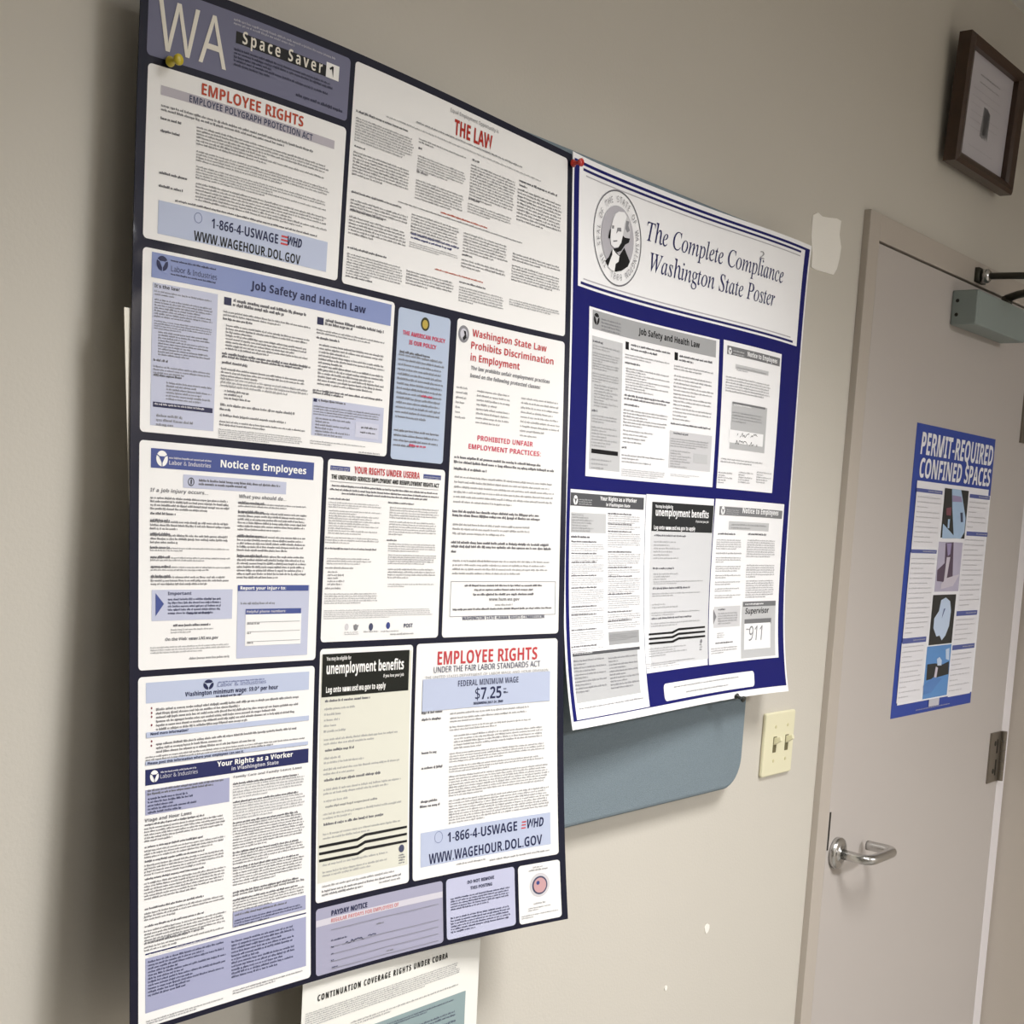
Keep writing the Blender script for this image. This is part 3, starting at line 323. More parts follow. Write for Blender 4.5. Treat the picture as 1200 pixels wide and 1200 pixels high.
 'a': (406, [142, -7, 60, 22, 28, 109, 69, 196, 192, 226, 256, 228, 256, 244, 241, 287, 199, 300, 146, 292, 95, 273, 62, 341, 128, 365, 203, 374, 316, 342, 355, 244, 355, 0, 285, 0, 266, 50, 263, 50, 214, 7], [179, 66, 234, 86, 256, 140, 256, 170, 217, 169, 150, 151, 131, 109, 144, 76]),
 'b': (425, [254, -7, 218, -3, 190, 8, 169, 23, 152, 40, 146, 40, 129, 0, 52, 0, 52, 510, 152, 510, 152, 392, 152, 371, 151, 351, 150, 333, 148, 319, 152, 319, 170, 340, 192, 358, 221, 369, 257, 373, 312, 361, 357, 325, 385, 266, 395, 184, 385, 101, 356, 42, 311, 5], [226, 75, 253, 82, 275, 103, 288, 138, 293, 185, 288, 232, 274, 266, 253, 287, 224, 293, 191, 287, 170, 269, 157, 239, 152, 195, 152, 185, 156, 138, 168, 103, 190, 82]),
 'c': (345, [201, -7, 129, 5, 75, 39, 41, 97, 30, 181, 36, 242, 53, 291, 80, 328, 117, 353, 160, 368, 210, 373, 245, 372, 276, 366, 302, 358, 324, 349, 295, 271, 272, 280, 251, 287, 230, 291, 210, 293, 152, 265, 132, 182, 137, 134, 153, 101, 177, 81, 210, 75, 240, 77, 266, 83, 290, 93, 313, 106, 313, 21, 290, 8, 265, 0, 236, -5]),
 'd': (425, [169, -7, 113, 5, 69, 41, 40, 101, 30, 183, 40, 265, 69, 325, 114, 361, 171, 373, 207, 370, 236, 358, 259, 341, 277, 320, 280, 320, 278, 333, 275, 351, 273, 372, 273, 393, 273, 510, 373, 510, 373, 0, 296, 0, 277, 48, 273, 48, 255, 27, 233, 9, 204, -3], [203, 73, 239, 79, 262, 98, 275, 128, 279, 171, 279, 182, 275, 229, 263, 264, 240, 285, 202, 292, 173, 285, 150, 264, 136, 229, 132, 181, 136, 134, 150, 100, 173, 80]),
 'e': (397, [218, -7, 166, -2, 121, 14, 83, 40, 54, 76, 36, 123, 30, 181, 36, 240, 52, 288, 78, 325, 113, 352, 155, 368, 203, 373, 271, 363, 324, 330, 357, 278, 368, 207, 368, 158, 132, 158, 139, 121, 157, 92, 185, 74, 223, 68, 257, 70, 287, 75, 317, 84, 347, 97, 347, 19, 320, 8, 290, 0, 257, -5], [134, 225, 274, 225, 269, 256, 257, 280, 235, 297, 204, 302, 178, 298, 156, 283, 141, 259]),
 'f': (260, [69, 0, 69, 291, 13, 291, 13, 340, 69, 367, 69, 394, 72, 435, 84, 466, 103, 488, 129, 503, 161, 511, 198, 514, 226, 513, 252, 509, 273, 504, 290, 498, 265, 425, 253, 428, 240, 431, 225, 434, 209, 435, 191, 431, 178, 422, 171, 407, 169, 390, 169, 367, 255, 367, 255, 291, 169, 291, 169, 0]),
 'g': (425, [189, -161, 117, -156, 52, -140, 52, -60, 195, -88, 273, -5, 273, 3, 274, 26, 275, 48, 228, 6, 169, -7, 67, 43, 30, 183, 68, 323, 171, 373, 277, 320, 280, 320, 288, 367, 373, 367, 373, -1, 326, -120], [204, 72, 261, 94, 279, 170, 279, 182, 261, 267, 203, 292, 132, 181]),
 'h': (441, [52, 0, 52, 510, 152, 510, 152, 406, 152, 380, 151, 355, 149, 333, 148, 320, 153, 320, 173, 344, 198, 361, 227, 370, 259, 373, 313, 365, 355, 342, 382, 300, 391, 239, 391, 0, 291, 0, 291, 214, 276, 274, 232, 293, 194, 286, 170, 262, 157, 224, 152, 173, 152, 0]),
 'i': (205, [103, 412, 82, 415, 64, 423, 52, 438, 48, 461, 52, 485, 64, 500, 82, 508, 103, 510, 123, 508, 141, 500, 153, 485, 157, 461, 153, 438, 141, 423, 123, 415], [52, 0, 52, 367, 152, 367, 152, 0]),
 'j': (205, [103, 412, 82, 415, 64, 423, 52, 438, 48, 461, 52, 485, 64, 500, 82, 508, 103, 510, 123, 508, 141, 500, 153, 485, 157, 461, 153, 438, 141, 423, 123, 415], [23, -161, 6, -161, -12, -159, -29, -156, -43, -153, -43, -75, -31, -77, -20, -79, -9, -80, 4, -81, 23, -78, 38, -69, 49, -52, 52, -25, 52, 367, 152, 367, 152, -40, 149, -72, 140, -101, 123, -126, 98, -145, 65, -157]),
 'k': (416, [52, 0, 52, 510, 152, 510, 152, 282, 152, 261, 151, 241, 149, 220, 147, 199, 159, 214, 169, 228, 180, 242, 192, 255, 295, 367, 408, 367, 262, 208, 416, 0, 301, 0, 195, 148, 152, 114, 152, 0]),
 'l': (205, [52, 0, 52, 510, 152, 510, 152, 0]),
 'm': (660, [52, 0, 52, 367, 129, 367, 142, 320, 148, 320, 168, 344, 194, 361, 224, 370, 255, 373, 292, 370, 323, 360, 348, 344, 366, 320, 375, 320, 395, 344, 421, 361, 452, 370, 483, 373, 538, 365, 577, 342, 601, 300, 609, 239, 609, 0, 509, 0, 509, 214, 495, 274, 454, 293, 420, 286, 398, 265, 385, 231, 381, 184, 381, 0, 281, 0, 281, 214, 267, 274, 226, 293, 190, 286, 168, 262, 156, 224, 152, 173, 152, 0]),
 'n': (441, [52, 0, 52, 367, 129, 367, 142, 320, 148, 320, 168, 344, 196, 361, 227, 370, 261, 373, 314, 365, 355, 342, 382, 300, 391, 239, 391, 0, 291, 0, 291, 214, 287, 249, 277, 274, 258, 289, 232, 293, 193, 286, 169, 262, 157, 224, 152, 173, 152, 0]),
 'o': (416, [207, -7, 159, -1, 116, 15, 80, 43, 53, 80, 36, 128, 30, 184, 42, 265, 78, 324, 134, 361, 209, 373, 258, 368, 300, 351, 336, 324, 363, 287, 380, 240, 385, 184, 373, 103, 337, 43, 281, 6], [208, 74, 242, 81, 266, 102, 279, 136, 283, 184, 279, 232, 266, 266, 242, 286, 208, 293, 173, 286, 150, 266, 137, 232, 132, 184, 137, 136, 150, 102, 174, 81]),
 'p': (425, [52, -161, 52, 367, 134, 367, 148, 319, 152, 319, 170, 340, 192, 357, 221, 369, 257, 373, 312, 361, 357, 325, 385, 266, 395, 184, 385, 102, 355, 42, 310, 5, 254, -7, 218, -3, 191, 8, 169, 23, 152, 40, 147, 40, 151, 13, 152, -13, 152, -161], [226, 75, 255, 82, 276, 103, 289, 138, 293, 185, 276, 266, 224, 293, 191, 287, 170, 269, 157, 239, 152, 195, 152, 185, 156, 138, 168, 103, 190, 82]),
 'r': (305, [52, 0, 52, 367, 128, 367, 143, 305, 148, 305, 167, 331, 192, 353, 222, 368, 257, 373, 265, 373, 275, 373, 284, 372, 291, 371, 283, 277, 278, 278, 270, 279, 261, 280, 254, 280, 229, 278, 205, 271, 184, 259, 167, 242, 156, 218, 152, 187, 152, 0]),
 's': (334, [152, -7, 86, -2, 31, 15, 31, 97, 95, 75, 155, 66, 197, 75, 210, 98, 204, 115, 183, 132, 130, 156, 74, 185, 41, 220, 30, 271, 70, 348, 175, 373, 240, 367, 304, 345, 274, 273, 223, 292, 174, 300, 130, 275, 135, 260, 157, 244, 206, 223, 261, 196, 296, 162, 308, 109, 269, 23]),
 't': (291, [178, -7, 147, -4, 119, 4, 96, 19, 78, 41, 67, 73, 63, 115, 63, 291, 15, 291, 15, 334, 71, 367, 99, 445, 163, 445, 163, 367, 266, 367, 266, 291, 163, 291, 163, 115, 166, 97, 175, 84, 189, 76, 207, 73, 223, 74, 239, 77, 255, 80, 270, 85, 270, 10, 252, 4, 230, -2, 205, -5]),
 'u': (441, [181, -7, 127, 1, 86, 25, 59, 67, 50, 128, 50, 367, 150, 367, 150, 152, 154, 118, 165, 93, 183, 78, 210, 73, 248, 81, 272, 104, 285, 142, 289, 194, 289, 367, 389, 367, 389, 0, 312, 0, 299, 47, 293, 47, 273, 23, 245, 6, 214, -4]),
 'v': (382, [140, 0, 0, 367, 105, 367, 175, 158, 181, 139, 185, 119, 188, 100, 189, 83, 192, 83, 197, 120, 207, 158, 277, 367, 382, 367, 242, 0]),
 'w': (575, [111, 0, 7, 367, 106, 367, 148, 204, 157, 164, 164, 119, 169, 84, 174, 109, 179, 142, 184, 172, 188, 191, 233, 367, 343, 367, 386, 191, 393, 161, 399, 118, 402, 84, 405, 84, 410, 117, 417, 163, 426, 204, 470, 367, 568, 367, 463, 0, 354, 0, 326, 128, 318, 162, 307, 211, 296, 258, 288, 290, 285, 290, 278, 258, 267, 211, 256, 162, 248, 127, 218, 0]),
 'y': (382, [74, -161, 58, -161, 45, -160, 33, -158, 23, -156, 23, -77, 31, -78, 41, -79, 51, -80, 62, -81, 91, -76, 112, -61, 129, -40, 140, -15, 146, 3, 0, 367, 109, 367, 179, 161, 183, 145, 187, 130, 189, 114, 191, 97, 195, 114, 198, 130, 202, 145, 207, 161, 275, 367, 382, 367, 227, -47, 201, -97, 166, -133, 123, -154]),
}
SERIF = {
 'C': (471, [218, -10, 164, -4, 117, 13, 78, 41, 49, 78, 31, 125, 26, 179, 31, 227, 46, 276, 70, 322, 102, 365, 139, 402, 181, 433, 250, 464, 321, 475, 363, 470, 412, 457, 422, 454, 430, 453, 443, 458, 453, 470, 467, 470, 439, 332, 425, 332, 426, 338, 426, 343, 426, 348, 426, 353, 419, 395, 400, 427, 370, 446, 328, 453, 287, 447, 246, 430, 208, 404, 174, 370, 146, 328, 124, 281, 109, 229, 105, 175, 114, 109, 140, 60, 182, 29, 236, 19, 322, 40, 399, 103, 412, 91, 369, 46, 323, 15, 274, -4]),
 'P': (403, [-34, 0, -30, 13, -27, 13, 0, 16, 18, 25, 31, 42, 42, 73, 126, 385, 130, 404, 132, 419, 129, 434, 120, 443, 104, 449, 81, 451, 85, 465, 267, 465, 373, 439, 408, 361, 403, 323, 385, 289, 357, 261, 320, 240, 274, 227, 221, 222, 159, 222, 151, 220, 147, 214, 107, 64, 107, 60, 106, 55, 105, 50, 105, 46, 108, 30, 119, 20, 138, 15, 165, 13, 161, 0], [193, 242, 253, 251, 297, 275, 324, 313, 332, 364, 327, 400, 311, 425, 283, 440, 244, 445, 227, 443, 215, 438, 207, 426, 199, 405, 161, 263, 160, 258, 159, 253, 161, 247, 165, 244, 174, 243]),
 'S': (369, [153, -9, 108, -5, 58, 10, 53, 12, 49, 13, 45, 13, 42, 13, 25, 8, 15, -8, 3, -8, 26, 146, 38, 146, 47, 88, 69, 46, 102, 19, 146, 11, 170, 14, 192, 23, 210, 38, 224, 57, 233, 79, 236, 105, 234, 122, 228, 139, 219, 157, 207, 174, 196, 188, 183, 201, 169, 216, 154, 232, 122, 267, 102, 297, 92, 325, 88, 353, 92, 386, 105, 416, 125, 440, 152, 459, 184, 471, 222, 475, 237, 474, 253, 473, 267, 471, 281, 466, 293, 462, 303, 459, 309, 457, 313, 457, 328, 461, 338, 473, 351, 473, 330, 336, 319, 336, 313, 387, 296, 424, 268, 446, 232, 453, 200, 448, 175, 433, 160, 408, 154, 376, 158, 356, 168, 334, 182, 313, 201, 291, 216, 275, 231, 259, 247, 242, 263, 224, 291, 179, 301, 126, 296, 89, 282, 57, 259, 29, 229, 8, 194, -5]),
 'T': (420, [50, 0, 52, 13, 58, 13, 80, 15, 97, 19, 110, 28, 121, 41, 130, 62, 139, 89, 228, 417, 230, 423, 230, 429, 226, 438, 212, 441, 194, 441, 156, 438, 126, 432, 102, 420, 84, 404, 70, 381, 59, 352, 44, 353, 74, 465, 461, 465, 439, 350, 426, 350, 427, 355, 427, 361, 427, 366, 427, 371, 423, 404, 410, 425, 386, 437, 346, 441, 318, 441, 311, 440, 305, 437, 301, 431, 298, 423, 208, 93, 200, 63, 198, 43, 202, 28, 212, 19, 230, 15, 257, 13, 265, 13, 261, 0]),
 'W': (592, [83, -10, 99, 394, 96, 422, 87, 439, 69, 449, 40, 453, 42, 465, 229, 465, 226, 453, 220, 453, 193, 449, 177, 439, 168, 419, 165, 387, 153, 116, 321, 355, 323, 396, 321, 422, 312, 439, 296, 449, 272, 452, 267, 452, 270, 465, 448, 465, 444, 452, 424, 451, 410, 447, 400, 439, 394, 425, 390, 406, 388, 378, 377, 120, 545, 372, 564, 406, 570, 431, 558, 446, 522, 452, 527, 465, 667, 465, 664, 452, 643, 448, 624, 434, 605, 412, 582, 381, 319, -10, 306, -10, 320, 310, 95, -10]),
 'a': (342, [50, -8, 26, -3, 8, 10, -3, 33, -7, 64, 0, 119, 18, 175, 49, 228, 90, 274, 136, 306, 183, 316, 217, 307, 232, 280, 241, 309, 292, 309, 231, 90, 224, 62, 222, 44, 224, 37, 233, 35, 252, 46, 282, 80, 291, 72, 240, 12, 195, -8, 175, 0, 168, 23, 174, 57, 191, 118, 154, 62, 119, 23, 85, 0], [82, 33, 98, 37, 116, 48, 134, 65, 152, 87, 169, 113, 185, 141, 199, 171, 210, 201, 217, 230, 219, 257, 210, 288, 185, 299, 154, 291, 124, 266, 96, 226, 74, 175, 65, 148, 58, 122, 54, 97, 53, 73, 60, 43]),
 'c': (298, [99, -8, 58, 0, 26, 23, 6, 60, -1, 109, 3, 142, 12, 175, 27, 207, 48, 237, 73, 264, 102, 286, 150, 309, 199, 316, 228, 313, 249, 302, 262, 286, 267, 267, 264, 251, 258, 239, 247, 231, 233, 228, 211, 235, 204, 255, 205, 262, 207, 268, 210, 273, 214, 279, 216, 281, 218, 284, 220, 287, 215, 297, 197, 299, 162, 292, 130, 271, 101, 238, 79, 196, 64, 150, 59, 107, 63, 73, 76, 46, 96, 29, 122, 23, 174, 38, 228, 82, 238, 71, 169, 12]),
 'e': (287, [89, -7, 50, 0, 21, 21, 2, 54, -4, 99, -1, 131, 9, 165, 25, 199, 46, 231, 72, 259, 101, 283, 148, 308, 195, 316, 222, 313, 242, 303, 254, 287, 258, 266, 245, 226, 208, 189, 147, 161, 61, 142, 59, 130, 57, 118, 57, 107, 56, 98, 72, 44, 119, 26, 168, 39, 221, 81, 231, 71, 198, 36, 165, 12, 128, -2], [64, 158, 124, 173, 168, 199, 195, 233, 204, 271, 198, 291, 180, 298, 159, 294, 137, 280, 115, 258, 95, 230, 78, 196]),
 'g': (286, [63, -153, 16, -148, -21, -131, -44, -106, -52, -75, -30, -22, 36, 24, 13, 39, 6, 57, 10, 70, 21, 84, 58, 121, 22, 152, 10, 195, 15, 226, 29, 256, 51, 281, 80, 301, 114, 314, 152, 318, 177, 315, 206, 307, 232, 298, 246, 296, 289, 296, 289, 266, 243, 266, 247, 252, 248, 236, 243, 203, 229, 174, 207, 149, 179, 130, 146, 118, 110, 113, 96, 114, 82, 116, 66, 101, 60, 87, 73, 70, 112, 54, 159, 38, 194, 19, 216, -6, 223, -40, 218, -71, 203, -99, 179, -122, 147, -139, 108, -150], [111, 129, 132, 133, 151, 146, 167, 165, 180, 190, 188, 219, 191, 249, 188, 272, 179, 288, 165, 299, 147, 302, 127, 298, 108, 285, 92, 265, 78, 241, 69, 212, 66, 182, 78, 142], [75, -132, 151, -114, 176, -60, 173, -45, 163, -31, 149, -20, 132, -10, 113, -1, 94, 5, 70, 13, 52, 18, 6, -20, -9, -64, 12, -115]),
 'h': (402, [304, -7, 279, -2, 260, 11, 247, 33, 243, 60, 244, 78, 246, 99, 250, 123, 256, 151, 271, 221, 276, 240, 279, 257, 281, 271, 281, 283, 274, 313, 251, 323, 212, 310, 173, 272, 141, 221, 124, 172, 87, 0, 25, 0, 112, 415, 117, 439, 118, 451, 106, 474, 71, 482, 66, 482, 72, 510, 195, 510, 169, 387, 163, 359, 156, 331, 150, 303, 142, 275, 150, 275, 209, 343, 274, 366, 328, 347, 346, 291, 345, 279, 343, 262, 339, 242, 334, 218, 316, 138, 312, 119, 310, 101, 308, 84, 308, 68, 313, 44, 331, 36, 352, 39, 374, 51, 386, 32, 344, 3]),
 'i': (177, [122, 394, 110, 396, 98, 404, 91, 415, 88, 428, 91, 441, 98, 452, 110, 460, 122, 463, 135, 460, 147, 452, 155, 441, 157, 428, 155, 414, 147, 403, 136, 396], [33, -8, 8, 1, 0, 29, 1, 40, 3, 53, 7, 68, 11, 86, 55, 241, 56, 247, 58, 254, 59, 260, 60, 264, 57, 275, 50, 282, 37, 286, 17, 287, 20, 299, 44, 302, 65, 305, 82, 308, 96, 310, 115, 315, 124, 316, 129, 314, 131, 308, 131, 305, 130, 303, 129, 299, 128, 296, 63, 79, 59, 62, 58, 52, 61, 37, 72, 32, 96, 45, 130, 84, 140, 74, 84, 12]),
 'l': (173, [32, -7, 18, -5, 7, 2, 0, 12, -2, 26, -1, 38, 2, 54, 7, 75, 13, 99, 98, 412, 101, 423, 101, 433, 99, 446, 92, 453, 79, 457, 58, 459, 60, 471, 84, 474, 104, 476, 121, 479, 134, 482, 154, 486, 163, 487, 169, 485, 171, 481, 170, 473, 168, 465, 62, 84, 57, 62, 56, 50, 59, 38, 68, 34, 90, 46, 122, 82, 133, 72, 105, 37, 77, 12, 52, -3]),
 'm': (550, [410, -7, 384, 2, 376, 31, 378, 53, 384, 78, 424, 218, 429, 240, 430, 255, 426, 270, 411, 275, 393, 270, 371, 258, 348, 237, 325, 210, 301, 176, 279, 137, 264, 105, 251, 72, 239, 37, 228, 0, 175, 0, 235, 203, 243, 234, 245, 257, 241, 270, 227, 275, 214, 272, 196, 263, 177, 249, 155, 230, 134, 206, 113, 179, 99, 155, 86, 129, 74, 100, 63, 70, 40, 0, -13, 0, 50, 212, 54, 229, 58, 243, 60, 255, 61, 263, 59, 275, 51, 281, 37, 285, 17, 287, 19, 300, 63, 304, 94, 310, 105, 313, 113, 315, 120, 316, 123, 316, 128, 314, 130, 308, 130, 305, 129, 303, 129, 299, 128, 296, 91, 177, 184, 281, 263, 316, 293, 306, 304, 277, 299, 241, 285, 184, 371, 283, 449, 316, 479, 306, 489, 275, 488, 265, 486, 253, 483, 239, 479, 222, 436, 65, 435, 62, 434, 57, 433, 53, 433, 50, 436, 39, 445, 35, 457, 38, 469, 48, 475, 55, 483, 64, 491, 75, 499, 87, 508, 76, 459, 13]),
 'n': (364, [222, -9, 208, -6, 198, 1, 191, 12, 189, 28, 195, 65, 216, 140, 236, 216, 242, 254, 238, 269, 225, 275, 211, 272, 195, 263, 178, 250, 159, 232, 141, 212, 123, 189, 107, 166, 93, 142, 67, 82, 42, 0, -12, 0, 53, 221, 60, 245, 62, 263, 60, 273, 53, 280, 41, 284, 23, 285, 17, 285, 19, 297, 45, 300, 67, 303, 85, 306, 100, 310, 120, 315, 130, 316, 133, 314, 134, 311, 133, 308, 93, 177, 142, 238, 188, 281, 229, 306, 263, 315, 292, 306, 302, 278, 302, 265, 300, 252, 297, 237, 293, 222, 254, 88, 250, 75, 247, 64, 246, 55, 245, 49, 249, 37, 259, 34, 282, 48, 312, 91, 322, 83, 273, 14]),
 'o': (351, [105, -8, 61, -1, 26, 22, 3, 57, -4, 102, 0, 140, 14, 178, 35, 215, 61, 247, 93, 276, 128, 298, 165, 312, 201, 316, 248, 309, 283, 286, 306, 251, 314, 206, 310, 172, 299, 138, 282, 105, 260, 73, 233, 46, 203, 23, 155, 0], [113, 11, 140, 17, 166, 32, 190, 55, 211, 85, 229, 119, 243, 155, 252, 192, 255, 226, 240, 281, 197, 299, 165, 291, 132, 268, 103, 231, 78, 183, 61, 132, 56, 83, 60, 52, 71, 30, 89, 16]),
 'p': (340, [-96, -149, -93, -137, -66, -133, -49, -126, -38, -111, -29, -87, 54, 235, 56, 242, 58, 249, 59, 257, 60, 262, 58, 274, 52, 281, 39, 284, 16, 285, 19, 298, 43, 300, 62, 303, 79, 306, 93, 309, 112, 314, 124, 316, 129, 314, 130, 310, 130, 304, 128, 299, 112, 250, 168, 300, 226, 316, 260, 310, 286, 292, 302, 263, 308, 226, 303, 185, 290, 144, 270, 105, 243, 69, 212, 38, 177, 13, 140, -2, 101, -7, 72, -4, 50, 5, 38, -45, 30, -81, 25, -104, 23, -113, 26, -124, 36, -132, 51, -136, 77, -138, 73, -149], [101, 9, 128, 14, 155, 30, 180, 53, 202, 82, 221, 116, 235, 153, 245, 191, 248, 228, 245, 253, 235, 271, 220, 282, 199, 286, 166, 278, 136, 253, 110, 213, 91, 162, 66, 64, 65, 58, 64, 51, 63, 45, 62, 40, 72, 17]),
 'r': (224, [-13, 0, 46, 209, 53, 240, 56, 259, 53, 272, 47, 279, 34, 282, 13, 284, 15, 297, 39, 301, 59, 304, 76, 307, 90, 310, 109, 315, 118, 316, 124, 314, 124, 308, 89, 179, 158, 282, 208, 316, 220, 314, 229, 307, 235, 297, 237, 283, 234, 266, 226, 253, 214, 243, 200, 240, 189, 242, 180, 248, 173, 257, 170, 268, 95, 157, 41, 0]),
 's': (248, [78, -8, 53, -6, 32, -1, 18, 4, 6, 6, -4, 4, -9, -4, -22, -4, -7, 106, 4, 105, 10, 65, 24, 35, 45, 16, 71, 10, 93, 14, 110, 26, 122, 45, 126, 69, 120, 93, 104, 120, 94, 133, 83, 147, 73, 161, 63, 175, 53, 190, 46, 206, 41, 222, 40, 238, 46, 269, 63, 294, 90, 311, 123, 316, 147, 315, 166, 310, 181, 304, 193, 302, 205, 305, 209, 314, 220, 314, 207, 214, 195, 214, 175, 278, 130, 299, 115, 296, 102, 287, 94, 275, 91, 261, 97, 237, 116, 208, 126, 195, 136, 181, 146, 168, 155, 154, 165, 138, 173, 122, 178, 105, 179, 89, 176, 63, 166, 40, 151, 20, 130, 5, 106, -5]),
 't': (187, [33, -8, 9, 1, 1, 26, 1, 35, 2, 44, 4, 53, 7, 62, 66, 283, 19, 283, 22, 297, 82, 326, 136, 392, 151, 392, 126, 304, 183, 304, 177, 283, 120, 283, 66, 78, 61, 59, 60, 45, 63, 34, 72, 31, 93, 43, 124, 79, 134, 68, 82, 11]),
}
TXT = {}
def glyphs(s, style, space=0, fat=0.0):
    """a line of text as vertices, faces and extent; capitals are 1 high"""
    k = (s, style, space, fat)
    if k in TXT: return TXT[k]
    tab = {'s': SERIF, 'r': LETTERS, 'b': BOLD}[style]; cap = 465 if style == 's' else 480; x = 0
    c = bpy.data.curves.new('line', 'CURVE'); c.dimensions = '2D'; c.fill_mode = 'BOTH'; c.offset = fat
    for ch in s:
        if ch == ' ': x += .42+space; continue
        for lp in tab[ch][1:]:
            n = len(lp)//2; sp = c.splines.new('POLY'); sp.points.add(n-1); sp.use_cyclic_u = True
            for i in range(n): sp.points[i].co = (x+lp[2*i]/cap, lp[2*i+1]/cap, 0, 1)
        x += tab[ch][0]/cap+space
    o = bpy.data.objects.new('line', c); me = bpy.data.meshes.new_from_object(o)
    V = [(v.co.x, v.co.y) for v in me.vertices]; F = [tuple(p.vertices) for p in me.polygons]
    bpy.data.objects.remove(o); bpy.data.meshes.remove(me); bpy.data.curves.remove(c)
    TXT[k] = (V, F, min(v[0] for v in V), max(v[0] for v in V)); return TXT[k]
GAP = .0002
RND = random.Random(5)
PLACED = []
def layer(x0, z0, x1, z1, top):
    n = 1
    for a in PLACED:
        if a[0] < x1 and a[2] > x0 and a[1] < z1 and a[3] > z0: n = max(n, a[4]+1)
    n = max(n, top); PLACED.append((x0, z0, x1, z1, n)); return n
def grid(b, at, x0, z0, x1, z1, off, M, step=.008):
    nx = max(1, math.ceil((x1-x0)/step)); nz = max(1, math.ceil((z1-z0)/step)); W = nx+1
    b.mesh([at(x0+(x1-x0)*i/nx, z0+(z1-z0)*j/nz, off) for j in range(nz+1) for i in range(W)], [(j*W+i, j*W+i+1, (j+1)*W+i+1, (j+1)*W+i) for j in range(nz) for i in range(nx)], M)
def rrect(b, at, x0, z0, x1, z1, r, off, M):
    """gridded rectangle whose corner cells are rounded"""
    if r <= 0: return grid(b, at, x0, z0, x1, z1, off, M)
    grid(b, at, x0+r, z0, x1-r, z1, off, M); grid(b, at, x0, z0+r, x0+r, z1-r, off, M); grid(b, at, x1-r, z0+r, x1, z1-r, off, M)
    for cx, cz, a in ((x1-r, z0+r, -90), (x1-r, z1-r, 0), (x0+r, z1-r, 90), (x0+r, z0+r, 180)):
        b.face([at(cx, cz, off)]+[at(cx+r*math.cos(math.radians(a+15*k)), cz+r*math.sin(math.radians(a+15*k)), off) for k in range(7)], M)
def disc(b, at, cx, cz, rx, rz, off, M, n=40):
    R = max(1, math.ceil(rz/.006)); V = [at(cx, cz, off)]; F = []
    for r in range(1, R+1):
        for k in range(n): V.append(at(cx+rx*r/R*math.cos(2*math.pi*k/n), cz+rz*r/R*math.sin(2*math.pi*k/n), off))
    for k in range(n):
        F.append((0, 1+k, 1+(k+1) % n))
        for r in range(R-1): F.append((1+r*n+k, 1+(r+1)*n+k, 1+(r+1)*n+(k+1) % n, 1+r*n+(k+1) % n))
    b.mesh(V, F, M)
def ring(b, at, cx, cz, rx, rz, w, off, M, n=56):
    V = []
    for k in range(n):
        g = 2*math.pi*k/n
        for q in (0, w): V.append(at(cx+(rx-q)*math.cos(g), cz+(rz-q)*math.sin(g), off))
    b.mesh(V, [(2*k, 2*((k+1) % n), 2*((k+1) % n)+1, 2*k+1) for k in range(n)], M)
def lines(b, at, x0, x1, zt, zb, n, M, wgt, para, off):
    """rows of tiny print: word groups of letter sized marks"""
    pitch = (zt-zb)/n
    for r in range(n):
        xh = min(pitch*.44, .00155) if n > 1 else min(pitch*.62, (.0019 if wgt > 1.3 else .0016)); z = zt-(r+.5)*pitch-xh*.5; e = x1
        if para and n > 1 and (r % para == para-1 or r == n-1): e = x0+(x1-x0)*RND.uniform(.3, .85)
        elif n > 1: e = x1-(x1-x0)*RND.uniform(0, .05)
        if n == 1 and wgt >= 2.4: b.face([at(x0, zb, off), at((x0+x1)/2, zb, off), at(x1, zb, off), at(x1, zb+.0005, off), at((x0+x1)/2, zb+.0005, off), at(x0, zb+.0005, off)], M); continue
        adv = max(xh, .0004)*.80; x = x0
        while x < e-adv:
            for k in range(RND.randint(2, 9)):
                if x > e-adv: break
                h = xh*(1.42 if RND.random() < .28 else 1.0); lo = -xh*.32 if RND.random() < .1 else 0
                wd = adv*min(.92, (.42+.2*RND.random())*(.6+.5*wgt))
                b.face([at(x, z+lo, off), at(x+wd, z+lo, off), at(x+wd, z+h, off), at(x, z+h, off)], M); x += adv
            x += adv*.75
def text(b, at, s, x0, x1, z, h, M, bold, style, off):
    V, F, a, c = glyphs(s, 's' if style == 'serif' else 'b' if bold else 'r', .28 if style == 'wide' else 0, .012 if bold == 2 else 0)
    sx = (x1-x0)/(c-a); sz = h; sh = {'it': .18, 'it2': .10}.get(style, 0)
    b.mesh([at(x0+(v[0]-a)*sx+v[1]*sh*sz*.8, z+v[1]*sz, off) for v in V], F, M)
def scrawl(b, at, x0, x1, z, h, M, off, seed):
    r = random.Random(seed); x = x0; P = []
    while x < x1:
        P.append((x, z+h*r.random())); x += (x1-x0)/26*r.uniform(.4, 1.4)
        if r.random() < .14: P.append(None); x += (x1-x0)*.05
    w = .00045
    for p, q in zip(P, P[1:]):
        if p and q:
            d = Vector((q[0]-p[0], q[1]-p[1])).normalized()*w; n = (-d.y, d.x)
            b.face([at(p[0]+n[0], p[1]+n[1], off), at(p[0]-n[0], p[1]-n[1], off), at(q[0]-n[0], q[1]-n[1], off), at(q[0]+n[0], q[1]+n[1], off)], M)
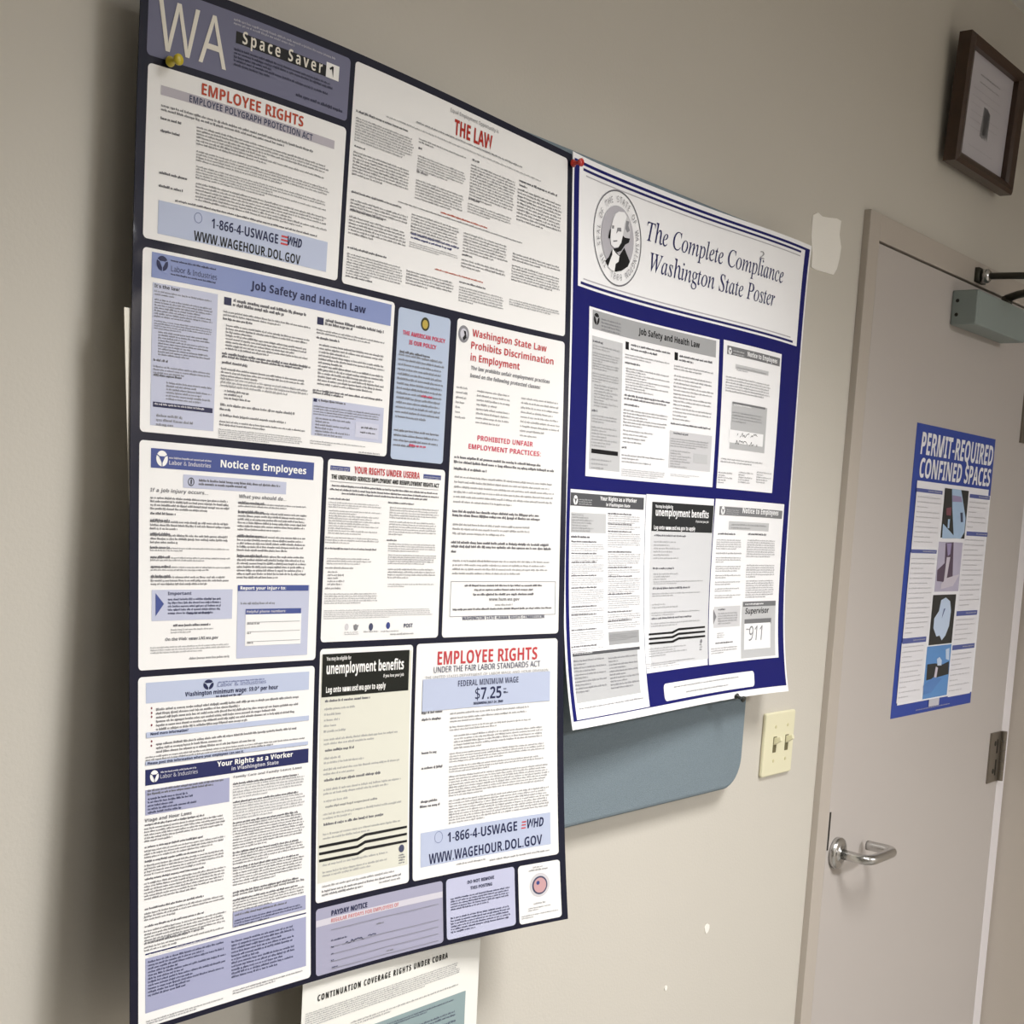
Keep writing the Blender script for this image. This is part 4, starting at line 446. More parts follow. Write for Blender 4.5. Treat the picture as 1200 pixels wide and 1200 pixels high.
def arc_text(b, at, s, cx, cz, rx, rz, h, M, a0, a1, off):
    """letters around a circle; angles clockwise from the top"""
    n = len(s)
    for i, ch in enumerate(s):
        if ch == ' ': continue
        V, F, a, c = glyphs(ch, 'r'); g = math.radians(a0+(a1-a0)*(i/(n-1))); k = h; up_ = 1 if a1 > a0 else -1
        pts = []
        for v in V:
            u = (v[0]-(a+c)/2)*k*.8*up_; t = (v[1]*k-h/2)*up_
            pts.append(at(cx+rx*math.sin(g)+(u*math.cos(g)+t*math.sin(g))*rx/rz, cz+rz*math.cos(g)-u*math.sin(g)+t*math.cos(g), off))
        b.mesh(pts, F, M)
def logo(b, at, cx, cz, rx, rz, fg, bg, o1, o2):
    """round mark: three arcs about a downward triangle"""
    disc(b, at, cx, cz, rx, rz, o1, fg)
    def p(r, deg): return at(cx+rx*r*math.sin(math.radians(deg)), cz+rz*r*math.cos(math.radians(deg)), o2)
    b.face([p(.62, -62), p(.62, 62), p(.66, 180)], bg)
    for q in (-62, 62, 180): b.face([p(.5, q-6), p(.5, q+6), p(1.02, q+4), p(1.02, q-4)], bg)
OWNERS = {}
def extent(e):
    k = e[0]
    if k in 'RF': return (e[1], min(e[2], e[4]), e[3], max(e[2], e[4]))
    if k in 'EOG': return (e[1]-e[3], e[2]-e[4], e[1]+e[3], e[2]+e[4])
    if k == 'C': return (e[2]-e[4], e[3]-e[5], e[2]+e[4], e[3]+e[5])
    if k == 'P': return (min(p[0] for p in e[1]), min(p[1] for p in e[1]), max(p[0] for p in e[1]), max(p[1] for p in e[1]))
    return (0, 0, 0, 0)
def PANEL(owner, rect, bg, rr, label, els):
    global OWN, PLACED
    OWN = owner; at = SURF[owner]; root = OWNERS[owner]; x0, z1, x1, z0 = rect; PLACED = []
    if label:
        b = MB(); rrect(b, at, x0, z0, x1, z1, rr, GAP, ink(bg)); par = b.build('address_label' if 'label' in label else 'notice_panel', root); par['label'] = label
    else: par = root
    body = MB(); run = None; runname = ''; rb = None
    def flush():
        nonlocal run, runname
        if run: run.build(runname, par)
        run = None; runname = ''
    for e in els:
        k = e[0]
        if k == 'L':
            _, a, c, zt, zb, n, col, wg, pa = e; lines(body, at, a, c, zt, zb, n, ink(col), wg, pa, GAP*(1+layer(a, zb, c, zt, 2))); continue
        name = {'T': lambda: e[8], 'R': lambda: e[6], 'E': lambda: e[6], 'O': lambda: e[7], 'P': lambda: e[3], 'F': lambda: e[7], 'G': lambda: e[7], 'C': lambda: 'emblem', 'H': lambda: 'handwriting'}[k]()
        joins = name in ('emblem', 'stripe', 'photo_print', 'rule_line', 'bullet')
        bb = extent(e)
        if joins and run and runname == name and not (name == 'photo_print' and k == 'R') and bb[0] < rb[2]+.0015 and bb[2] > rb[0]-.0015 and bb[1] < rb[3]+.0015 and bb[3] > rb[1]-.0015: rb = (min(bb[0], rb[0]), min(bb[1], rb[1]), max(bb[2], rb[2]), max(bb[3], rb[3]))
        else: flush(); run = MB(); runname = name; rb = bb
        if k == 'R':
            _, a, t, c, q, col, _n = e
            if t < q: t, q = q, t
            grid(run, at, a, q, c, t, GAP*(1+layer(a, q, c, t, 1)), ink(col))
        elif k == 'T':
            _, s, a, c, z, h, col, bold, _n, st = e; text(run, at, s, a, c, z, h, ink(col), bold, st, GAP*(1+layer(a, z-.2*h, c, z+h, 2)))
        elif k == 'H': _, a, c, z, h, col, sd = e; scrawl(run, at, a, c, z, h, ink(col), GAP*(1+layer(a, z, c, z+h, 2)), sd)
        elif k == 'E': _, cx, cz, rx, rz, col, _n = e; disc(run, at, cx, cz, rx, rz, GAP*(1+layer(cx-rx, cz-rz, cx+rx, cz+rz, 1)), ink(col))
        elif k == 'O': _, cx, cz, rx, rz, w_, col, _n = e; ring(run, at, cx, cz, rx, rz, w_, GAP*(1+layer(cx-rx, cz-rz, cx+rx, cz+rz, 1)), ink(col))
        elif k == 'P':
            xs = [p[0] for p in e[1]]; zs = [p[1] for p in e[1]]; off = GAP*(1+layer(min(xs), min(zs), max(xs), max(zs), 1)); run.face([at(p[0], p[1], off) for p in e[1]], ink(e[2]))
        elif k == 'F':
            _, a, t, c, q, w_, col, _n = e; off = GAP*(1+layer(a, q, c, t, 1))
            for r4 in ((a, t-w_, c, t), (a, q, c, q+w_), (a, q, a+w_, t), (c-w_, q, c, t)): grid(run, at, *r4, off, ink(col))
        elif k == 'G':
            _, cx, cz, rx, rz, fg, bgc, _n = e; n = layer(cx-rx, cz-rz, cx+rx, cz+rz, 1); logo(run, at, cx, cz, rx, rz, ink(fg), ink(bgc), GAP*(1+n), GAP*(2+n))
        elif k == 'C':
            _, s, cx, cz, rx, rz, h, col, a0, a1 = e; arc_text(run, at, s, cx, cz, rx, rz, h, ink(col), a0, a1, GAP*8)
    flush()
    if body.f: body.build('body_text', par)
OWN = 'p1'; HEX['border1'] = '#090c26'
OWNERS['p1'] = tag(sheet(SURF['p1'], .677, 1.1045, 1.2522, 1.9925, .0008, ink('border1')).build('labor_law_poster'), 'large laminated labor law poster with dark navy border reading WA Space Saver', 'poster')
OWN = 'p2'; HEX['navyfield'] = '#0e1264'
OWNERS['p2'] = tag(sheet(SURF['p2'], 1.2553, 1.3316, 1.8454, 1.9841, .0006, ink('white2')).build('compliance_poster'), 'navy blue poster headed The Complete Compliance Washington State Poster, beside the door', 'poster')
b = MB(); grid(b, SURF['p2'], 1.2594, 1.3405, 1.8408, 1.9782, GAP*.5, ink('navyfield')); b.build('navy_field', OWNERS['p2'])['label'] = 'navy blue printed ground inside the white margin'
OWN = 'sg'
OWNERS['sg'] = tag(sheet(SURF['sg'], 2.3426, 1.2402, 2.7387, 1.7717, .0005, ink('royal'), step=.05).build('safety_poster'), 'narrow royal blue poster on the door headed PERMIT-REQUIRED CONFINED SPACES', 'poster')
OWN = 'cb'
OWNERS['cb'] = tag(sheet(SURF['cb'], .8965, .79, 1.1655, 1.150, .0004, ink('paper2')).build('coverage_notice'), 'white sheet headed CONTINUATION COVERAGE RIGHTS UNDER COBRA hanging below the large poster', 'notice')
# blank sheet tucked in behind the left edge of the big poster
b = MB(); PLAIN = mat('plain_paper', '#f0ece0', .7); N_ = 14; V = []
for o_ in (-.0024, -.0020):
    for k in range(N_+1):
        z_ = 1.533+.1905*k/N_; xl = .6795-.0085*k/N_
        V += [SURF['p1'](xl, z_, o_), SURF['p1'](.72, z_, o_)]
M_ = 2*(N_+1)
F = [(2*k, 2*k+1, 2*k+3, 2*k+2) for k in range(N_)]+[(M_+2*k+2, M_+2*k+3, M_+2*k+1, M_+2*k) for k in range(N_)]+[(2*k+2, M_+2*k+2, M_+2*k, 2*k) for k in range(N_)]+[(2*k+1, M_+2*k+1, M_+2*k+3, 2*k+3) for k in range(N_)]+[(0, M_, M_+1, 1), (2*N_+1, M_+2*N_+1, M_+2*N_, 2*N_)]
b.mesh(V, F, PLAIN); tag(b.build('paper_sheet'), 'plain white paper sheet peeking out behind the left edge of the dark bordered poster', 'paper')
PANEL('p1',(.6844,1.9843,.9056,1.9276),'slate',.004,'slate blue title panel reading WA Space Saver 1',[
 ('T','WA',.6934,.7629,1.9346,.041,'cream',0,'heading',''),
 ('L',.7686,.8904,1.9800,1.9739,2,'palegrey',.6,2),
 ('R',.7719,1.9698,.8921,1.9599,'black','title_bar'),
 ('R',.8755,1.9731,.8916,1.9598,'white','number_box'),
 ('T','Space Saver',.7788,.871,1.9611,.0105,'cream',1,'heading','wide'),
 ('T','1',.8793,.8844,1.9612,.0096,'black',2,'heading',''),
 ('L',.7708,.8859,1.9561,1.9404,5,'slateink',.9,3),
 ('L',.8415,.8994,1.9367,1.9327,1,'slateink',1.6000,0),
])
PANEL('p1',(.6861,1.9216,.9058,1.7817),'paper',.004,'white notice headed EMPLOYEE RIGHTS and EMPLOYEE POLYGRAPH PROTECTION ACT',[
 ('R',.6991,1.9066,.8918,1.8991,'lavgrey','colour_band'),
 ('T','EMPLOYEE RIGHTS',.7392,.8524,1.9088,.0093,'rust',1,'heading',''),
 ('T','EMPLOYEE POLYGRAPH PROTECTION ACT',.7271,.8644,1.8998,.0055,'slatedark',1,'heading',''),
 ('L',.6998,.8709,1.8922,1.8857,2,'ink',1.1000,9),
 ('L',.6996,.7216,1.8815,1.8791,1,'boldink',1.6000,0),
 ('L',.6999,.721,1.8716,1.8693,1,'boldink',1.6000,0),
 ('L',.7001,.7296,1.8378,1.8354,1,'boldink',1.6000,0),
 ('L',.7,.7244,1.8272,1.8248,1,'boldink',1.6000,0),
 ('L',.7358,.8892,1.8824,1.8664,6,'ink',.8,4),
 ('L',.7363,.8911,1.8627,1.8530,4,'ink',.8,4),
 ('L',.7366,.8908,1.8503,1.8388,5,'ink',.8,3),
 ('L',.7372,.8906,1.8365,1.8207,6,'ink',.8,4),
 ('L',.7167,.8775,1.8180,1.8161,1,'boldink',1.6000,0),
 ('R',.7002,1.8144,.8907,1.7873,'bluelav','colour_band'),
 ('O',.7408,1.8073,.0042,.0044,.0006,'midblue','emblem'),
 ('T','1-866-4-USWAGE',.7551,.8302,1.8016,.0081,'navyink',1,'heading',''),
 ('R',.8339,1.8101,.8425,1.8085,'red','emblem'),
 ('R',.8336,1.8069,.8422,1.8053,'red','emblem'),
 ('R',.8333,1.8036,.8419,1.8020,'red','emblem'),
 ('T','WHD',.8403,.858,1.8029,.0078,'navyink',2,'heading','it'),
 ('T','WWW.WAGEHOUR.DOL.GOV',.737,.8578,1.7881,.0081,'black',1,'heading',''),
])
PANEL('p1',(.9118,1.9848,1.2442,1.7809),'paper',.004,'wide white notice headed THE LAW in red',[
 ('T','Equal Employment Opportunity is',1.0473,1.1237,1.9767,.0038,'midgrey',0,'heading',''),
 ('T','THE LAW',1.0546,1.1145,1.9563,.0151,'red2',2,'heading',''),
 ('L',.9981,1.1665,1.9533,1.9514,1,'midgrey',1.6000,0),
 ('L',.9566,1.1996,1.9470,1.9451,1,'lightink',.8,0),
 ('L',.9166,.9879,1.9416,1.9392,1,'boldink',1.6000,0),
 ('L',.9168,.998,1.9354,1.9126,9,'ink',.8,8),
 ('L',.917,.9327,1.9095,1.9075,1,'boldink',1.6000,0),
 ('L',.9165,.9948,1.9044,1.8814,8,'ink',.8,8),
 ('L',1.0037,1.0786,1.9388,1.9334,2,'ink',.8,2),
 ('L',1.0039,1.0099,1.9299,1.9278,1,'boldink',1.6000,0),
 ('L',1.0037,1.0768,1.9225,1.9068,6,'ink',.8,6),
 ('L',1.0037,1.0203,1.9071,1.9047,1,'boldink',1.6000,0),
 ('L',1.0035,1.0754,1.8990,1.8791,7,'ink',.8,7),
 ('L',1.0852,1.0967,1.9396,1.9373,1,'boldink',1.6000,0),
 ('L',1.0833,1.1562,1.9345,1.8978,12,'ink',.8,12),
 ('L',1.0824,1.1002,1.8993,1.8970,1,'boldink',1.6000,0),
 ('L',1.0820,1.1532,1.8944,1.8836,4,'ink',.8,4),
 ('L',1.1617,1.2273,1.9387,1.9358,1,'boldink',1.6000,0),
 ('L',1.1620,1.1753,1.9339,1.9312,1,'boldink',1.6000,0),
 ('L',1.1600,1.2364,1.9295,1.8932,10,'ink',.8,10),
 ('L',.9172,.9858,1.8676,1.8654,1,'boldink',1.6000,0),
 ('L',1.0422,1.1148,1.8757,1.8737,1,'rust',1.6000,0),
 ('L',.9802,1.1714,1.8721,1.8704,1,'midgrey',1.6000,0),
 ('L',.9168,.9961,1.8605,1.8490,4,'ink',.8,4),
 ('L',.9167,.9609,1.8506,1.8484,1,'boldink',1.6000,0),
 ('L',.9163,.9959,1.8449,1.8270,6,'ink',.8,6),
 ('L',1.0006,1.0714,1.8650,1.8445,7,'ink',.8,7),
 ('L',1.0010,1.0725,1.8461,1.8437,1,'blueink',1.6000,0),
 ('L',1.0013,1.0632,1.8424,1.8400,1,'blueink',1.6000,0),
 ('L',.9999,1.0720,1.8374,1.8314,3,'ink',.8,3),
 ('L',1.0784,1.1498,1.8634,1.8421,7,'ink',.8,7),
 ('L',1.0779,1.0939,1.8411,1.8388,1,'boldink',1.6000,0),
 ('L',1.0775,1.1481,1.8362,1.8262,3,'ink',.8,3),
 ('L',1.1565,1.2350,1.8586,1.8492,3,'ink',.8,3),
 ('L',1.1562,1.2354,1.8458,1.8277,6,'ink',.8,6),
 ('L',.9165,.9693,1.8161,1.8138,1,'boldink',1.6000,0),
 ('L',1.0389,1.1123,1.8181,1.8163,1,'rust',1.6000,0),
 ('L',.9163,.9934,1.8103,1.7899,8,'ink',.8,8),
 ('L',.916,.9519,1.7895,1.7876,1,'boldink',1.6000,0),
 ('L',.9982,1.0696,1.8094,1.7948,5,'ink',.8,5),
 ('L',1.0762,1.1180,1.8126,1.8103,1,'boldink',1.6000,0),
 ('L',1.0766,1.1472,1.8077,1.7912,6,'ink',.8,6),
 ('L',1.1548,1.2365,1.8085,1.8009,3,'ink',.8,3),
])
PANEL('p1',(.6863,1.7745,.985,1.6240),'paper',.004,'white and blue notice headed Job Safety and Health Law with colour bands',[
 ('R',.6952,1.7717,.9804,1.7511,'blueband','colour_band'),
 ('G',.7057,1.7638,.0058,.0061,'navyink','blueband','emblem'),
 ('L',.7141,.7623,1.7685,1.7667,1,'slatedark',1.6000,0),
 ('T','Labor & Industries',.7148,.7632,1.7589,.0045,'slatedark',0,'heading',''),
 ('L',.7145,.7625,1.7572,1.7556,1,'slatedark',1.6000,0),
 ('T','Job Safety and Health Law',.8012,.9452,1.7575,.007,'navyink',2,'heading',''),
 ('R',.6967,1.7472,.765,1.6301,'lav','colour_band'),
 ('T',"It's the law!",.6984,.724,1.7434,.0028,'black',1,'heading',''),
 ('L',.6985,.7602,1.7415,1.7366,2,'ink',.9,2),
 ('L',.6988,.7617,1.7347,1.7189,7,'ink',1,4),
 ('L',.6991,.7612,1.7171,1.7091,4,'ink',.9,4),
 ('L',.7034,.759,1.7085,1.6879,9,'ink',1.1000,3),
 ('L',.6988,.7158,1.6851,1.6828,1,'boldink',1.6000,0),
 ('L',.699,.7614,1.6800,1.6725,3,'ink',.9,3),
 ('L',.6991,.7294,1.6728,1.6707,1,'boldink',1.6000,0),
 ('L',.7127,.7619,1.6678,1.6518,6,'ink',1.1000,2),
 ('R',.6992,1.6497,.7632,1.6455,'navydark','title_bar'),
 ('L',.7004,.755,1.6489,1.6470,1,'palegrey',1.6000,0),
 ('L',.7027,.763,1.6403,1.6293,3,'ink',1.1000,1),
 ('R',.7721,1.7463,.7803,1.7397,'navydark','emblem'),
 ('L',.7824,.8696,1.7462,1.7429,1,'boldink',1.6000,0),
 ('L',.7819,.8422,1.7425,1.7392,1,'boldink',1.6000,0),
 ('L',.7717,.8759,1.7351,1.7296,2,'ink',1,2),
 ('L',.7714,.8061,1.7288,1.7265,1,'boldink',1.6000,0),
 ('L',.7754,.8745,1.7237,1.7012,8,'ink',1.1000,3),
 ('L',.7717,.8778,1.6992,1.6967,1,'boldink',1.6000,0),
 ('L',.7718,.8678,1.6966,1.6943,1,'boldink',1.6000,0),
 ('L',.772,.8014,1.6915,1.6891,1,'boldink',1.6000,0),
 ('L',.7714,.8765,1.6863,1.6775,3,'ink',1,3),
 ('L',.7714,.877,1.6778,1.6690,3,'ink',1,3),
 ('L',.7759,.8382,1.6677,1.6584,3,'ink',1.3000,1),
 ('L',.7719,.8616,1.6560,1.6515,1,'ink',1,0),
 ('L',.7716,.7847,1.6511,1.6488,1,'boldink',1.6000,0),
 ('L',.7717,.8507,1.6460,1.6436,1,'ink',1,0),
 ('L',.7714,.8756,1.6407,1.6352,2,'ink',1,2),
 ('L',.7707,.8731,1.6334,1.6247,5,'midgrey',.9,5),
 ('R',.883,1.7452,.8912,1.7385,'navydark','emblem'),
 ('L',.8936,.9732,1.7454,1.7418,1,'boldink',1.6000,0),
 ('L',.8932,.9299,1.7420,1.7385,1,'boldink',1.6000,0),
 ('L',.8828,.9786,1.7348,1.7295,2,'ink',1,2),
 ('L',.8831,.9142,1.7276,1.7251,1,'boldink',1.6000,0),
 ('L',.8871,.9765,1.7219,1.6830,12,'ink',1,3),
 ('L',.882,.9754,1.6793,1.6770,1,'boldink',1.6000,0),
 ('L',.8822,.9226,1.6769,1.6746,1,'boldink',1.6000,0),
 ('R',.8824,1.6710,.9778,1.6365,'lav','colour_band'),
 ('L',.8894,.9261,1.6706,1.6681,1,'boldink',1.6000,0),
 ('R',.8833,1.6705,.8877,1.6676,'navydark','emblem'),
 ('L',.884,.9748,1.6647,1.6551,4,'ink',1,4),
 ('L',.887,.9348,1.6541,1.6364,6,'ink',1.1000,2),
 ('R',.94,1.6543,.9719,1.6395,'lavgrey2','colour_band'),
 ('L',.9476,.9696,1.6505,1.6483,1,'boldink',1.6000,0),
 ('L',.9464,.9684,1.6456,1.6438,1,'boldink',1.6000,0),
 ('L',.8815,.9566,1.6322,1.6281,2,'midgrey',.8,2),
 ('L',.9461,.976,1.6263,1.6246,1,'midgrey',.8,0),
])
PANEL('p1',(.9908,1.7717,1.0671,1.6224),'skyblue',.004,'narrow pale blue notice headed THE AMERICAN POLICY IS OUR POLICY',[
 ('E',1.0298,1.7605,.0062,.0067,'darkolive','emblem'),
 ('E',1.0295,1.7602,.0041,.0044,'gold','emblem'),
 ('T','THE AMERICAN POLICY',.9982,1.0605,1.7458,.0041,'pinkred',2,'heading',''),
 ('T','IS OUR POLICY',1.0081,1.0479,1.7375,.0042,'pinkred',2,'heading',''),
 ('L',.9955,1.0402,1.7300,1.7273,1,'boldink',1.6000,0),
 ('L',.994,1.0611,1.7281,1.6626,14,'ink',1.2000,14),
 ('L',1.0295,1.0469,1.6898,1.6872,1,'pinkred',1.6000,0),
 ('L',.9937,1.0613,1.6539,1.6341,4,'ink',1.2000,4),
 ('L',1.0162,1.0421,1.6391,1.6364,1,'pinkred',1.6000,0),
])
PANEL('p1',(1.0772,1.7745,1.2442,1.4406),'paper',.004,'tall white notice headed Washington State Law Prohibits Discrimination in Employment',[
 ('E',1.0875,1.7594,.0082,.0089,'midgrey','emblem'),
 ('E',1.0875,1.7594,.0053,.0058,'palegrey','emblem'),
 ('P',((1.0867,1.7630),(1.0904,1.7626),(1.0918,1.7560),(1.0876,1.7529),(1.0856,1.7551),(1.0889,1.7586)),'black','emblem'),
 ('T','Washington State Law',1.1007,1.2160,1.7592,.0074,'red3',1,'heading',''),
 ('T','Prohibits Discrimination',1.0998,1.2272,1.7463,.0074,'red3',1,'heading',''),
 ('T','in Employment',1.0999,1.1753,1.7337,.0074,'red3',1,'heading',''),
 ('T','The law prohibits unfair employment practices',1.1011,1.2221,1.7245,.004,'ink',2,'heading','it'),
 ('T','based on the following protected classes:',1.1008,1.2083,1.7165,.004,'ink',2,'heading','it'),
 ('L',1.0812,1.1038,1.7063,1.6703,7,'lightink',1,1),
 ('L',1.1125,1.1647,1.7057,1.6678,8,'lightink',1,4),
 ('L',1.1800,1.2398,1.7059,1.6598,9,'lightink',1,4),
 ('T','PROHIBITED UNFAIR',1.1166,1.2001,1.6513,.0054,'pinkred',1,'heading',''),
 ('T','EMPLOYMENT PRACTICES:',1.1040,1.2121,1.6415,.0053,'pinkred',1,'heading',''),
 ('L',1.0837,1.2135,1.6327,1.6296,1,'boldink',1.6000,0),
 ('L',1.0832,1.2336,1.6277,1.6246,1,'boldink',1.6000,0),
 ('L',1.0836,1.1343,1.6207,1.6176,1,'boldink',1.6000,0),
 ('L',1.0853,1.2341,1.6133,1.5820,6,'lightink',1.1000,6),
 ('L',1.0848,1.2136,1.5760,1.5728,1,'boldink',1.6000,0),
 ('L',1.0851,1.2160,1.5718,1.5687,1,'boldink',1.6000,0),
 ('L',1.0862,1.2018,1.5630,1.5488,3,'lightink',1.1000,3),
 ('L',1.0850,1.2278,1.5432,1.5401,1,'boldink',1.6000,0),
 ('L',1.0853,1.2323,1.5390,1.5359,1,'boldink',1.6000,0),
 ('L',1.0856,1.0943,1.5335,1.5303,1,'boldink',1.6000,0),
 ('L',1.0886,1.2305,1.5245,1.5065,4,'lightink',1.1000,4),
 ('F',1.0872,1.5005,1.2392,1.4624,.0006,'midgrey','outline_box'),
 ('L',1.1075,1.2198,1.4970,1.4945,1,'boldink',1.6000,0),
 ('L',1.1216,1.2071,1.4924,1.4899,1,'boldink',1.6000,0),
 ('L',1.1206,1.2094,1.4875,1.4846,1,'boldink',1.6000,0),
 ('T','www.hum.wa.gov',1.1437,1.1877,1.4791,.0036,'ink',1,'heading',''),
 ('L',1.1526,1.1784,1.4756,1.4733,1,'lightink',1.6000,0),
 ('L',1.0914,1.2340,1.4714,1.4689,1,'boldink',1.6000,0),
 ('T','WASHINGTON STATE HUMAN RIGHTS COMMISSION',1.1057,1.2237,1.4586,.0039,'slatedark',1,'heading',''),
])
PANEL('p1',(.6861,1.6172,.9,1.4244),'paper',.004,'white notice headed Notice to Employees on a blue band, in the large dark bordered poster',[
 ('R',.698,1.6112,.8881,1.5949,'blueband2','colour_band'),
 ('G',.7095,1.6031,.0061,.0066,'white','blueband2','emblem'),
 ('L',.717,.7637,1.6050,1.6032,1,'palegrey',1.6000,0),
 ('T','Labor & Industries',.7171,.7631,1.5985,.0034,'palegrey',1,'heading',''),
 ('T','Notice to Employees',.7741,.8783,1.5998,.0063,'white',2,'heading',''),
 ('R',.7328,1.5911,.8539,1.5798,'lav','colour_band'),
 ('O',.7414,1.5852,.0035,.0036,.0007,'black','emblem'),
 ('R',.7409,1.5874,.7419,1.5831,'black','emblem'),
 ('L',.7502,.8475,1.5880,1.5856,1,'boldink',1.6000,0),
 ('L',.7498,.8063,1.5849,1.5825,1,'boldink',1.6000,0),
 ('T','If a job injury occurs...',.6976,.7607,1.5750,.003,'ink',1,'heading','it'),
 ('T','What you should do...',.7964,.8543,1.5739,.0032,'ink',1,'heading','it'),
 ('L',.6977,.7863,1.5714,1.5593,4,'ink',1,4),
 ('L',.6978,.7253,1.5579,1.5555,1,'boldink',1.6000,0),
 ('L',.6978,.7883,1.5515,1.5426,3,'ink',1,3),
 ('L',.6978,.7196,1.5523,1.5500,1,'boldink',1.6000,0),
 ('L',.698,.7874,1.5401,1.5310,3,'ink',1,3),
 ('L',.6979,.7197,1.5408,1.5385,1,'boldink',1.6000,0),
 ('L',.698,.789,1.5288,1.5247,2,'ink',1,2),
 ('L',.698,.7199,1.5294,1.5271,1,'boldink',1.6000,0),
 ('L',.6983,.7892,1.5207,1.5164,2,'ink',1,2),
 ('L',.6983,.7202,1.5213,1.5190,1,'boldink',1.6000,0),
 ('L',.6988,.7895,1.5127,1.5082,2,'ink',1,2),
 ('L',.6988,.7208,1.5132,1.5109,1,'boldink',1.6000,0),
 ('L',.6989,.7884,1.5045,1.4958,3,'ink',1,3),
 ('L',.6989,.7209,1.5051,1.5027,1,'boldink',1.6000,0),
 ('L',.796,.8828,1.5704,1.5655,2,'ink',1,2),
 ('L',.796,.8272,1.5711,1.5687,1,'boldink',1.6000,0),
 ('L',.7962,.8824,1.5626,1.5445,6,'ink',1,6),
 ('L',.7963,.8275,1.5631,1.5607,1,'boldink',1.6000,0),
 ('L',.796,.8821,1.5412,1.5260,5,'ink',1,5),
 ('L',.7958,.8271,1.5415,1.5390,1,'boldink',1.6000,0),
 ('L',.7966,.8844,1.5235,1.5015,7,'ink',1,7),
 ('L',.7964,.8278,1.5238,1.5213,1,'boldink',1.6000,0),
 ('R',.7001,1.4924,.792,1.4660,'lav','colour_band'),
 ('P',((.7041,1.4896),(.7042,1.4701),(.7132,1.4804)),'blueband2','emblem'),
 ('T','Important',.7176,.7439,1.4879,.0027,'slatedark',2,'heading',''),
 ('L',.7177,.78,1.4855,1.4706,5,'slatedark',1.2000,9),
 ('L',.7405,.7672,1.4729,1.4707,1,'slatedark',1.6000,0),
 ('L',.7238,.7674,1.4627,1.4603,1,'boldink',1.6000,0),
 ('L',.721,.771,1.4590,1.4544,2,'lightink',1,2),
 ('T','On the Web: www.LNI.wa.gov',.7149,.7757,1.4486,.0026,'ink',2,'heading','it'),
 ('L',.6988,.7918,1.4443,1.4376,3,'lightink',.9,3),
 ('L',.7423,.7915,1.4334,1.4311,1,'lightink',1.2000,0),
 ('R',.7982,1.4962,.8886,1.4298,'lav','colour_band'),
 ('R',.7982,1.4962,.8873,1.4909,'blueband2','title_bar'),
 ('T','Report your injury to:',.8011,.8579,1.4921,.0029,'white',2,'heading',''),
 ('L',.802,.846,1.4806,1.4783,1,'midgrey',1,0),
 ('R',.8082,1.4745,.8786,1.4695,'blueband2','title_bar'),
 ('T','Helpful phone numbers:',.8094,.8588,1.4710,.0023,'palegrey',2,'heading',''),
 ('R',.8084,1.4695,.8792,1.4408,'paper','blank_box'),
 ('L',.8104,.8772,1.4625,1.4621,1,'lightink',3,0),
 ('L',.8104,.8264,1.4619,1.4600,1,'midgrey',1,0),
 ('L',.8106,.8776,1.4537,1.4534,1,'lightink',3,0),
 ('L',.8107,.816,1.4535,1.4515,1,'midgrey',1,0),
 ('L',.8109,.8779,1.4448,1.4444,1,'lightink',3,0),
 ('L',.8109,.8194,1.4446,1.4427,1,'midgrey',1,0),
])
